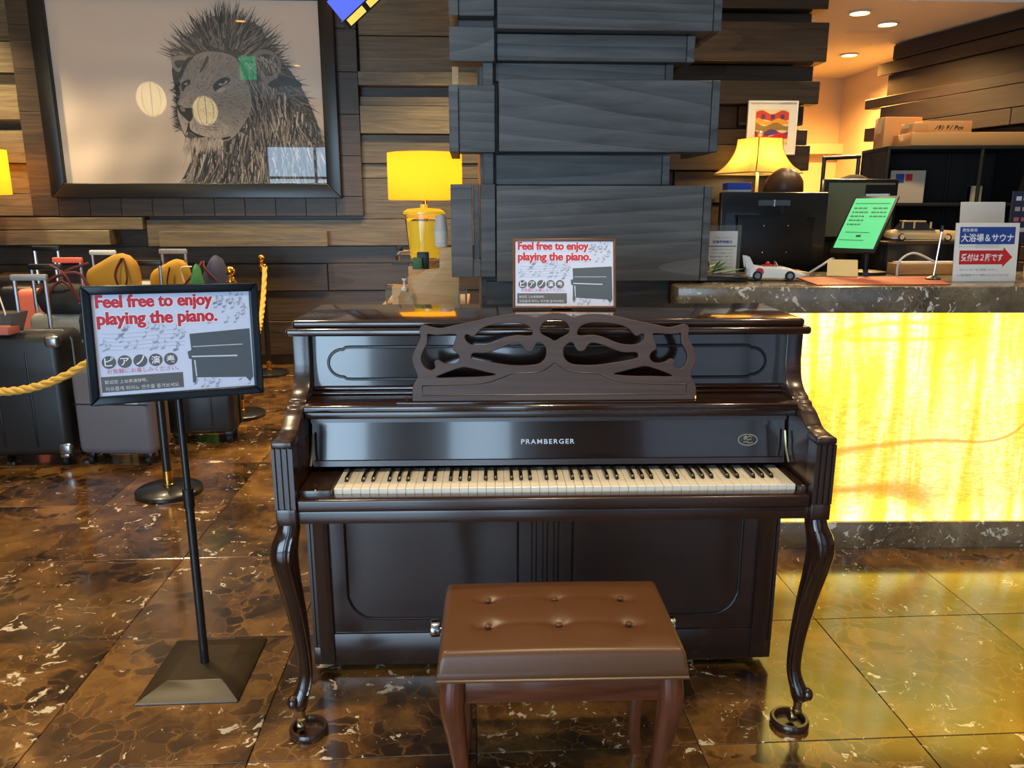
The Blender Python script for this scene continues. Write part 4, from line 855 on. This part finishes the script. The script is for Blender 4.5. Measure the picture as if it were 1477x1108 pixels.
text('エレベーターをご利用ください。', .16, M['grey_print'], bd, (-.108, -.0008, .044), height=.009)
text('※ご宿泊者様のサウナ専用入口となっております', .22, M['grey_print'], bd, (-.117, -.0008, .022), height=.009)
MB().prism([(.006, .15), (.01, .15), (.075, .0), (.07, .0)], -.05, .05, 'x').build('easel_back', M['white'], t)
t = thing('document_panel', 'blank white panel standing behind the arrow sign', 'panel', (2.12, 3.52, ZC), R(2)); o = B(-.1, .105, 0, .005, 0, .325).build('board', M['paper'], t, bevel=.002); o.rotation_euler = (R(-6), 0, 0)
MB().prism([(.02, .2), (.024, .2), (.09, .0), (.085, .0)], -.04, .04, 'x').build('easel_back', M['white'], t)
# acrylic holder
t = thing('acrylic_menu_holder', 'clear acrylic stand holding a printed notice by the column', 'sign holder', (.915, 3.36, ZC), R(3))
B(-.085, .08, 0, .035, 0, .012).build('foot', M['acrylic'], t); B(-.08, .075, .012, .02, .012, .225).build('plate', M['acrylic'], t)
pp = B(-.07, .058, .008, .0115, .02, .2).build('notice', M['paper'], t)
text('チェックイン', .07, M['grey_print'], pp, (-.04, .0072, .168), height=.009); text('営業時間案内', .085, M['blue_print'], pp, (-.05, .0072, .148), height=.013, bold=.02)
B(-.066, .054, .0068, .0078, .134, .138).build('rule', M['grey_print'], pp)
for k_ in range(6): text(('ご利用ありがとうございます', 'フロントまでお越しください', '朝食会場は一階です')[k_ % 3], .1, M['grey_print'], pp, (-.058, .0072, .118 - k_ * .015), height=.007)
# plant spray
t = thing('leaf_spray', 'green leaf spray lying on a dark tray by the column', 'leaves', (.87, 3.2, ZC), 0)
B(-.11, .1, -.03, .05, 0, .022).build('tray', M['slate'] if False else M['black_satin'], t, bevel=.006)
for k_ in range(12):
    a = R(-25 + 16 * k_ + lr.uniform(-8, 8)); L = lr.uniform(.09, .13); x0, y0, z0 = lr.uniform(-.10, -.03), lr.uniform(-.02, .04), .03
    dx, dz = math.cos(a) * L, abs(math.sin(a)) * L * .5 + .012; w_ = .017
    MB().add([(x0, y0, z0), (x0 + dx * .5, y0 - w_, z0 + dz * .6), (x0 + dx, y0, z0 + dz), (x0 + dx * .5, y0 + w_, z0 + dz * .6 + .004), (x0 + dx * .5, y0, z0 + dz * .6 - .006)], [(0, 1, 4), (1, 2, 4), (2, 3, 4), (3, 0, 4)]).build('leaf', M['cream'] if k_ == 4 else M['leaf'], t)
# white toy racing car
def wheel(par, x, y, z, r, w_, name='wheel', axis=90):
    o = MB().lathe([(.001, -w_), (r * .9, -w_), (r, -w_ * .6), (r, w_ * .6), (r * .9, w_), (.001, w_)], seg=18).xf(Matrix.Translation((x, y, z)) @ Matrix.Rotation(R(90), 4, 'X')).build(name, M['black_rubber'], par)
    MB().lathe([(.001, -w_ * 1.08), (r * .55, -w_ * 1.08), (r * .6, -w_ * .5), (r * .6, w_ * .5), (r * .55, w_ * 1.08), (.001, w_ * 1.08)], seg=14).xf(Matrix.Translation((x, y, z)) @ Matrix.Rotation(R(90), 4, 'X')).build('hub', M['chrome'], o)
t = thing('toy_race_car', 'white toy racing car with a red roundel on the counter', 'toy car', (1.105, 3.26, ZC + .001), R(-9))
def hull(prof_, w0, w1):
    rings = []
    for x, zb, zt, wd_ in prof_:
        rings.append([(x, -wd_, zb), (x, wd_, zb), (x, wd_ * 1.02, (zb + zt) * .5), (x, wd_ * .7, zt), (x, -wd_ * .7, zt), (x, -wd_ * 1.02, (zb + zt) * .5)])
    return MB().loft(rings)
bdy = hull(smoothpts([(-.118, .02, .075, .03), (-.10, .014, .066, .044), (-.06, .012, .058, .048), (-.02, .012, .058, .047), (.03, .012, .056, .046), (.07, .014, .046, .042), (.10, .016, .034, .034), (.125, .02, .026, .012)], 3, False), 0, 0).build('body', M['toy_white'], t, ang=50)
B(-.05, .005, -.03, .03, .055, .062).build('cockpit', M['toy_red'], t, bevel=.002); MB().ball((-.03, 0, .066), .011, 10, 8).build('driver', M['toy_red'], t)
MB().prism([(.0, .056), (.012, .056), (.0, .078), (-.004, .078)], -.022, .022, 'y').build('windscreen', M['acrylic'], t)
for s in (-1, 1): MB().prism([(-.122, .05), (-.085, .05), (-.11, .098), (-.13, .1)], s * .035 - .003, s * .035 + .003, 'y').build('tail_fin', M['toy_white'], t)
MB().add([(-.068 + .017 * math.cos(a), -.0495, .036 + .017 * math.sin(a)) for a in [6.283 * k_ / 20 for k_ in range(20)]], [tuple(range(20))]).build('roundel', M['toy_red'], t)
for x in (-.075, .055):
    for s in (-1, 1): wheel(t, x, s * .042, .021, .0205, .008)
# model saloon car on a shelf behind
t = thing('model_car_shelf', 'low dark display box carrying the cream model car', 'display box', (1.98, 3.84, .84), R(8)); B(-.2, .22, -.09, .1, 0, .44).build('body', M['black_satin'], t, bevel=.004); B(-.21, .23, -.1, .11, .44, .452).build('top', M['dark_board'], t)
t = thing('model_car', 'cream vintage saloon model car on the display box', 'model car', (1.99, 3.80, 1.2935), R(-14))
hull(smoothpts([(-.16, .015, .04, .045), (-.14, .01, .052, .055), (-.06, .01, .056, .058), (.06, .01, .054, .058), (.14, .01, .05, .055), (.165, .016, .04, .045)], 3, False), 0, 0).build('body', M['tan_paint'], t, ang=50)
cbn = MB().loft([[(-.12, -.052, .053), (.045, -.052, .053), (.045, .052, .053), (-.12, .052, .053)], [(-.095, -.042, .092), (.0, -.042, .092), (.0, .042, .092), (-.095, .042, .092)]]).build('cabin_glass', M['black_satin'], t)
B(-.098, .003, -.044, .044, .090, .097).build('roof', M['tan_paint'], cbn, bevel=.003)
for x in (-.1, -.05, .022): B(x - .004, x + .004, -.05, -.044, .054, .092).build('pillar', M['tan_paint'], cbn)
for x in (-.1, .1):
    for s in (-1, 1): wheel(t, x, s * .05, .019, .019, .008)
# desk clutter
t = thing('pen_microphone', 'thin chrome desk microphone on a round black foot', 'microphone', (1.775, 3.26, ZC)); MB().lathe([(.03, 0), (.03, .008), (.006, .02)], seg=18).build('foot', M['black'], t); MB().tube([(0, 0, .01), (.012, 0, .2)], .004, 8).build('stem', M['chrome'], t); MB().tube([(.012, 0, .2), (.013, 0, .225)], .007, 8).build('head', M['black'], t)
t = thing('paper_stack', 'fanned stack of yellow printed slips below the tablet', 'papers', (1.45, 3.40, ZC), R(-14))
for k_ in range(5): o = B(-.062, .062, -.002, .002, 0, .085).build('slip', M['yellow_paper'], t); o.rotation_euler = (R(-38), 0, R(k_ * 3 - 6)); o.location = (k_ * .003, k_ * .007, .004)
for k_ in range(4): B(-.05, .05, -.0045, -.003, .015 + k_ * .017, .019 + k_ * .017).build('print_line', M['light_print'], o)
t = thing('desk_pad', 'cream notepad lying in front of the black monitor', 'notepad', (1.22, 3.5, ZC), R(3)); B(-.12, .10, -.06, .06, 0, .018).build('pages', M['cream'], t); B(-.12, .10, .045, .062, .0, .021).build('binding', M['cardboard'], t)
t = thing('printer_tray', 'long low beige document tray behind the microphone', 'tray', (1.95, 3.58, ZC), R(4)); B(-.2, .12, -.05, .05, 0, .05).build('tray', M['counter_stone'] if False else M['cardboard'], t, bevel=.004); B(-.18, .1, -.04, .04, .05, .056).build('papers', M['paper'], t)
for k_, (pth, lab) in enumerate((([(1.36, 3.55, 1.158), (1.40, 3.5, 1.20), (1.46, 3.53, 1.225), (1.5, 3.6, 1.16)], 'white cable looping beside the black monitor'), ([(1.70, 3.42, 1.158), (1.71, 3.43, 1.22), (1.78, 3.45, 1.255), (1.9, 3.5, 1.215)], 'grey cable arching behind the microphone'))):
    tag(MB().tube(smoothpts(pth, 6, False), .005, 6).build('desk_cable', M['white'] if k_ == 0 else M['light_print']), lab, 'cable')
tag(blob(.09, .08, .17, 31).build('stone_ornament', M['stone_pale']), 'pale stone ornament at the right edge of the counter', 'ornament').location = (2.16, 3.18, ZC)
t = thing('blue_carton', 'small blue carton on the desk beside the bell lamp', 'box', (1.155, 4.08, .84)); B(-.06, .06, -.05, .05, 0, .735).build('carton', M['blue_box'], t, bevel=.003); B(-.061, .061, -.051, .051, .69, .70).build('seam', M['white'], t)
t = thing('sideboard', 'dark low sideboard under the bell lamp', 'cabinet', (1.42, 4.80, 0), RY); B(-.2, .35, -.13, .13, 0, .775).build('body', M['dark_board'], t, bevel=.003); B(-.21, .36, -.14, .135, .775, .8).build('top', M['dark_board'], t)
t = thing('tall_cabinet', 'dark tall cabinet beside the charcoal column', 'cabinet', (1.02, 4.68, 0), RY); B(-.2, .14, -.1, .15, 0, 1.48).build('body', M['dark_board'], t, bevel=.003); B(-.21, .15, -.11, .155, 1.48, 1.5).build('top', M['dark_board'], t)
for k_, w_ in enumerate(('closest to the column', 'second from the column', 'third from the column', 'fourth from the column', 'fifth from the column')):
    t = thing('figurine', 'tiny gold figurine on the tall cabinet, ' + w_, 'figurine', (.94 + k_ * .036, 4.64, 1.5), 0, 'gold figurines on the tall cabinet')
    MB().lathe([(.016, 0), (.012, .02), (.006, .03), (.013, .045), (.006, .06)], seg=10).build('body', M['brass'], t); MB().ball((0, 0, .067), .009, 8, 6).build('head', M['brass'], t)
# bell shade lamp
t = thing('table_lamp', 'amber bell shade table lamp behind the reception monitor', 'lamp', (1.48, 4.80, .80), R(22))
prof_ = smoothpts([(.096, 1.052), (.102, .992), (.122, .938), (.152, .890), (.193, .852)], 4, False)
def octa(r, z): return [(r * cx * 1.0 - r * .12 * sx * e, r * cy - r * .12 * sy * (1 - e), z) for cx, cy, sx, sy, e in ((-1, -1, -1, -1, 1), (1, -1, 1, -1, 1), (1, -1, 1, -1, 0), (1, 1, 1, 1, 0), (1, 1, 1, 1, 1), (-1, 1, -1, 1, 1), (-1, 1, -1, 1, 0), (-1, -1, -1, -1, 0))]
sh_ = MB(); rg = [octa(r, z) for r, z in prof_]
for i in range(len(rg) - 1):
    for k_ in range(8): sh_.add([rg[i][k_], rg[i][(k_ + 1) % 8], rg[i + 1][(k_ + 1) % 8], rg[i + 1][k_]], [(0, 1, 2, 3)])
sd = sh_.build('lamp_shade', M['shade_amber'], t, ang=15)
for k_ in (0, 1, 2, 3): MB().tube([rg[i][k_ * 2] for i in range(len(rg))], .003, 5).build('shade_trim', M['brass'], sd)
MB().tube(rg[-1], .004, 5, True).build('shade_trim', M['gilt'], sd)
MB().lathe([(.08, 0), (.08, .02), (.02, .04), (.009, .06), (.009, 1.056), (.001, 1.056)], seg=16).build('stem', M['cream'], t); MB().ball((0, 0, 1.082), .018, 10, 8).build('finial', M['gilt'], t)
MB().ball((0, 0, .95), .03, 10, 8).build('bulb', M['bulb'], t)
light('lamp_glow', 'POINT', (1.48, 4.80, 1.70), 5, (1, .75, .35), shadow_soft_size=.04)
# small framed picture
t = thing('framed_print', 'small white framed colourful abstract print behind the bell lamp', 'picture', wallpt(1.60 + 5 * math.sin(RY), 4.955, 1.775), RY)
t.location = (1.603, 4.98, 1.772)
frame(t, .312, .318, .012, .02, 'white', bevel=.002).location = (0, 0, .159); B(-.15, .15, -.004, .008, .006, .312).build('mount', M['paper'], t)
ab = B(-.108, .103, -.006, -.004, .062, .268).build('print_sheet', M['cream'], t)
ac = [mat('abstract_%d' % i, srgb(*c), .5) for i, c in enumerate(((205, 70, 40), (235, 160, 50), (150, 120, 60), (90, 60, 120), (190, 40, 50), (225, 200, 130)))]
for i, (z0, z1, ph) in enumerate(((.20, .25, 0), (.175, .205, 1), (.14, .18, 2), (.115, .14, 3), (.09, .12, .5), (.066, .09, 2.2))):
    n_ = 12; A_ = [(-.106 + .207 * k_ / n_, -.0064 - i * .0003, z0 + .008 * math.sin(k_ * .6 + ph)) for k_ in range(n_ + 1)]; B_ = [(-.106 + .207 * k_ / n_, -.0064 - i * .0003, z1 + .012 * math.sin(k_ * .8 + ph)) for k_ in range(n_ + 1)]
    MB().add(A_ + B_[::-1], [tuple(range(2 * n_ + 2))]).build('colour_band', ac[i], ab, smooth=False)
for x in (-.06, 0, .06): MB().add([(x + .014 * math.cos(a), -.0084, .225 + .014 * math.sin(a)) for a in [6.283 * k_ / 12 for k_ in range(12)]], [tuple(range(12))]).build('colour_dot', ac[3], ab, smooth=False)

# ------------------------------------------------------------------ person at the desk (only the bowed crown shows above the monitor)
def person():
    t = thing('person', 'person with brown hair behind the black monitor, head bowed', 'person', (1.475, 4.44, 0), R(180))
    sk = [((0, 0, .92), (.15, .10), None), ((0, 0, 1.08), (.13, .095), 0), ((0, .02, 1.24), (.155, .105), 1), ((0, .05, 1.36), (.12, .085), 2), ((0, .085, 1.435), (.052, .052), 3), ((0, .10, 1.475), (.05, .05), 4),
          ((.15, .04, 1.345), (.06, .06), 3), ((.205, .06, 1.13), (.045, .045), 6), ((.15, .22, 1.0), (.034, .034), 7), ((.12, .29, 1.0), (.028, .02), 8),
          ((-.15, .04, 1.345), (.06, .06), 3), ((-.205, .06, 1.13), (.045, .045), 10), ((-.15, .22, 1.0), (.034, .034), 11), ((-.12, .29, 1.0), (.028, .02), 12),
          ((.09, 0, .82), (.085, .085), 0), ((.095, .01, .48), (.056, .056), 14), ((.095, -.01, .1), (.038, .038), 15), ((.1, .1, .04), (.036, .03), 16),
          ((-.09, 0, .82), (.085, .085), 0), ((-.095, .01, .48), (.056, .056), 18), ((-.095, -.01, .1), (.038, .038), 19), ((-.1, .1, .04), (.036, .03), 20)]
    me = bpy.data.meshes.new('body'); me.from_pydata([s_[0] for s_ in sk], [(i, s_[2]) for i, s_ in enumerate(sk) if s_[2] is not None], [])
    o = bpy.data.objects.new('body', me); COL.objects.link(o)
    md = o.modifiers.new('s', 'SKIN'); o.modifiers.new('u', 'SUBSURF').levels = 2
    for i, s_ in enumerate(sk): me.skin_vertices[0].data[i].radius = s_[1]; me.skin_vertices[0].data[i].use_root = (i == 0)
    dg = bpy.context.evaluated_depsgraph_get(); m2 = bpy.data.meshes.new_from_object(o.evaluated_get(dg)); bpy.data.objects.remove(o)
    m2.materials.clear(); m2.materials.append(M['uniform']); m2.shade_smooth(); put('clothed_body', m2, t)
    hb = MB().ball((0, 0, 0), (.073, .092, .112), 20, 14)
    for i, (x, y, z) in enumerate(hb.v):
        if z < -.02: hb.v[i] = (x * (1 + z * 2.2), y * (1 + z * .8) + .004, z)
    hb.ball((0, .094, -.012), (.012, .016, .02), 8, 6)
    for s_ in (-1, 1): hb.ball((s_ * .074, -.004, -.005), (.008, .018, .028), 8, 6)
    Mh = Matrix.Translation((0, .13, 1.525)) @ Matrix.Rotation(R(-52), 4, 'X')
    hd_ = hb.xf(Mh).build('head', M['skin'], t, ang=70)
    for s_ in (-1, 1): MB().ball((s_ * .03, .082, .008), (.013, .006, .006), 8, 6).xf(Mh).build('eye', M['black'], hd_)
    MB().ball((0, .082, -.052), (.022, .007, .005), 8, 6).xf(Mh).build('mouth', M['red_print'], hd_)
    hr = MB().ball((0, -.018, .012), (.102, .11, .126), 24, 16)
    keep = []
    for i, (x, y, z) in enumerate(hr.v):
        if y > .04 and z < .05: hr.v[i] = (x * .9, .04 + (y - .04) * .15, z)
        if z < -.03 and y <= .05: hr.v[i] = (x * 1.02, y * 1.0, z * 1.35)
        x, y, z = hr.v[i]; f_ = 1 + .022 * math.sin(math.atan2(y, x) * 9 + z * 25); hr.v[i] = (x * f_, y * f_, z - .006 * math.exp(-(x / .012) ** 2))
    hr.xf(Mh).build('hair', M['hair'], t, ang=80)
    for s_ in (-1, 1):
        h_ = MB().ball((s_ * .115, .335, 1.0), (.032, .045, .014), 10, 8)
        for k_ in range(4): h_.tube([(s_ * (.092 + k_ * .017), .36, 1.0), (s_ * (.090 + k_ * .017), .395, .998), (s_ * (.090 + k_ * .017), .418 - abs(k_ - 1.4) * .008, .985)], [.008, .0075, .006], 7)
        h_.tube([(s_ * .09, .32, 1.0), (s_ * .07, .35, .995), (s_ * .068, .37, .988)], [.009, .008, .0065], 7); h_.build('hand', M['skin'], t, ang=70)
person()

# ------------------------------------------------------------------ rack with cartons beside the right wall
rk = thing('shelf_rack', 'black metal shelf rack beside the right board wall', 'shelf', (2.68, 4.95, 0), R(-4))
for x in (-.42, .12, .40):
    for y in (-.2, .2): MB().tube([(x, y, 0), (x, y, 1.8)], .011, 8).build('post', M['rack_black'], rk)
for z in (.4, .9, 1.46, 1.79): B(-.43, .41, -.21, .21, z, z + .02).build('shelf_board', M['rack_black'], rk, bevel=.002)
for x in (-.42, .12, .40):
    if x != .12: B(x - .004, x + .004, -.2, .2, .4, 1.79).build('side_mesh', M['rack_black'], rk)
B(-.42, .40, .2, .205, .4, 1.79).build('back_mesh', M['rack_black'], rk)
def carton(label, x, y, z, rz, w, d, h, marks=()):
    t = thing('cardboard_box', label, 'box', (x, y, z), rz, 'cartons on the shelf rack')
    b_ = B(-w / 2, w / 2, -d / 2, d / 2, 0, h).build('carton', M['cardboard'], t, bevel=.003); B(-w / 2 - .001, w / 2 + .001, -.02, .02, h * .5, h + .0015).build('tape', M['cream'], t)
    for (s_, a, wd_, hh, mt, zz) in marks: text(s_, wd_, M[mt], b_, (a, -d / 2 - .001, zz), height=hh, bold=.02, shear=.2)
    return t
ZR = 1.8105
carton('long flat cardboard box on top of the rack', 2.73, 4.87, ZR, R(-3), .72, .26, .075)
carton('brown cardboard box lettered in black on the long box', 2.61, 4.92, ZR + .078, R(-2), .30, .16, .07, [('ﾉﾀｼ ﾁﾉ Pot', -.07, .17, .03, 'black', .018)])
carton('plain cardboard box at the back of the rack top', 2.44, 5.10, ZR + .002, R(3), .24, .12, .19)
carton('small open cardboard box on the long box', 2.42, 4.86, ZR + .078, R(6), .09, .12, .055)
t = thing('paper_note', 'beige papers tucked inside the shelf rack', 'papers', (2.44, 4.85, 1.4815)); B(-.12, .09, 0, .01, 0, .19).build('sheet', M['stone_pale'], t); B(-.09, -.04, -.002, 0, .12, .17).build('blue_mark', M['blue_print'], t); B(-.03, .01, -.002, 0, .13, .17).build('red_mark', M['arrow_red'], t)
t.location = (2.42, 4.83, 1.481)
t = thing('card_box', 'small cream card box on the rack shelf above the white panel', 'box', (2.83, 4.85, 1.481), 0); B(-.035, .035, -.02, .02, 0, .1).build('carton', M['cream'], t, bevel=.002); B(-.035, -.025, -.021, .021, 0, .1).build('spine', M['gilt'], t)
t = thing('garment_rail', 'black garment rail with a dark coat left of the rack', 'rail', (2.1, 5.12, 0), 0)
for x in (-.1, .12): MB().tube([(x, 0, 0), (x, 0, 1.76)], .013, 8).build('post', M['black'], t)
MB().tube([(-.11, 0, 1.76), (.13, 0, 1.77)], .013, 8).build('rail', M['black'], t); B(-.12, .14, -.1, .1, 0, .03).build('foot', M['black'], t)
tag(blob(.36, .3, .31, 44).build('dark_coat', M['coat_black']), 'black coat heaped beneath the garment rail', 'coat').location = (2.04, 4.78, 1.302)
t = thing('low_cabinet', 'dark low cabinet under the coat', 'cabinet', (2.1, 4.78, 0)); B(-.24, .12, -.18, .18, 0, 1.3).build('body', M['black'], t); B(-.22, .1, -.185, -.18, .1, 1.2).build('door', M['black_satin'], t)
t = thing('price_board', 'navy board with rows of small pictures at the right edge', 'board', (2.52, 3.86, .85), R(-6)); bp = B(-.07, .2, 0, .012, .43, .68).build('panel', M['navy'], t); MB().tube([(.05, .02, 0), (.05, .02, .5)], .01, 8).build('post', M['black'], t); B(-.03, .13, -.03, .08, 0, .01).build('foot', M['black'], t)
for r_ in range(4):
    for c_ in range(7): B(-.055 + c_ * .034, -.032 + c_ * .034, -.003, 0, .635 - r_ * .05, .655 - r_ * .05).build('tile', M[('white', 'stone_pale', 'pink_print', 'light_print')[r_]], bp)
tag(MB().tube(smoothpts([(3.0, 4.62, 1.79), (3.0, 4.55, 1.68), (2.93, 4.5, 1.5), (2.8, 4.4, 1.4)], 6, False), .006, 6).build('wall_cable', M['light_print']), 'grey cable dangling at the right end of the rack', 'cable')
# things hung over the lobby that the photograph shows only as reflections in the picture glass
def lantern(x, y, z, r_, label):
    t = thing('paper_lantern', label, 'lantern', (x, y, z), 0, 'round paper lanterns'); MB().ball((0, 0, 0), (r_, r_, r_ * 1.15), 20, 14).build('paper_globe', M['lantern'], t)
    for k_ in range(10): a = 6.283 * k_ / 10; MB().tube([(r_ * 1.01 * math.sin(b_) * math.cos(a), r_ * 1.01 * math.sin(b_) * math.sin(a), r_ * 1.16 * math.cos(b_)) for b_ in [.2 + 2.74 * j / 10 for j in range(11)]], .005, 4).build('rib', M['pink_print'], t)
    MB().tube([(0, 0, r_ * 1.1), (0, 0, 3.62 - z)], .004, 5).build('cord', M['black'], t)
lantern(-4.71, 1.86, 3.0, .21, 'larger round paper lantern reflected left of the lion')
lantern(-3.95, 1.91, 2.84, .18, 'smaller round paper lantern reflected over the lion muzzle')
t = thing('exit_sign', 'green exit sign reflected beside the lion ear', 'sign', (-3.08, 2.96, 3.27), RY); B(-.12, .12, -.02, .02, -.16, .16).build('housing', M['white'], t); B(-.11, .11, .02, .024, -.15, .15).build('panel', M['exit_green'], t); MB().tube([(0, 0, .16), (0, 0, .35)], .01, 6).build('hanger', M['white'], t)
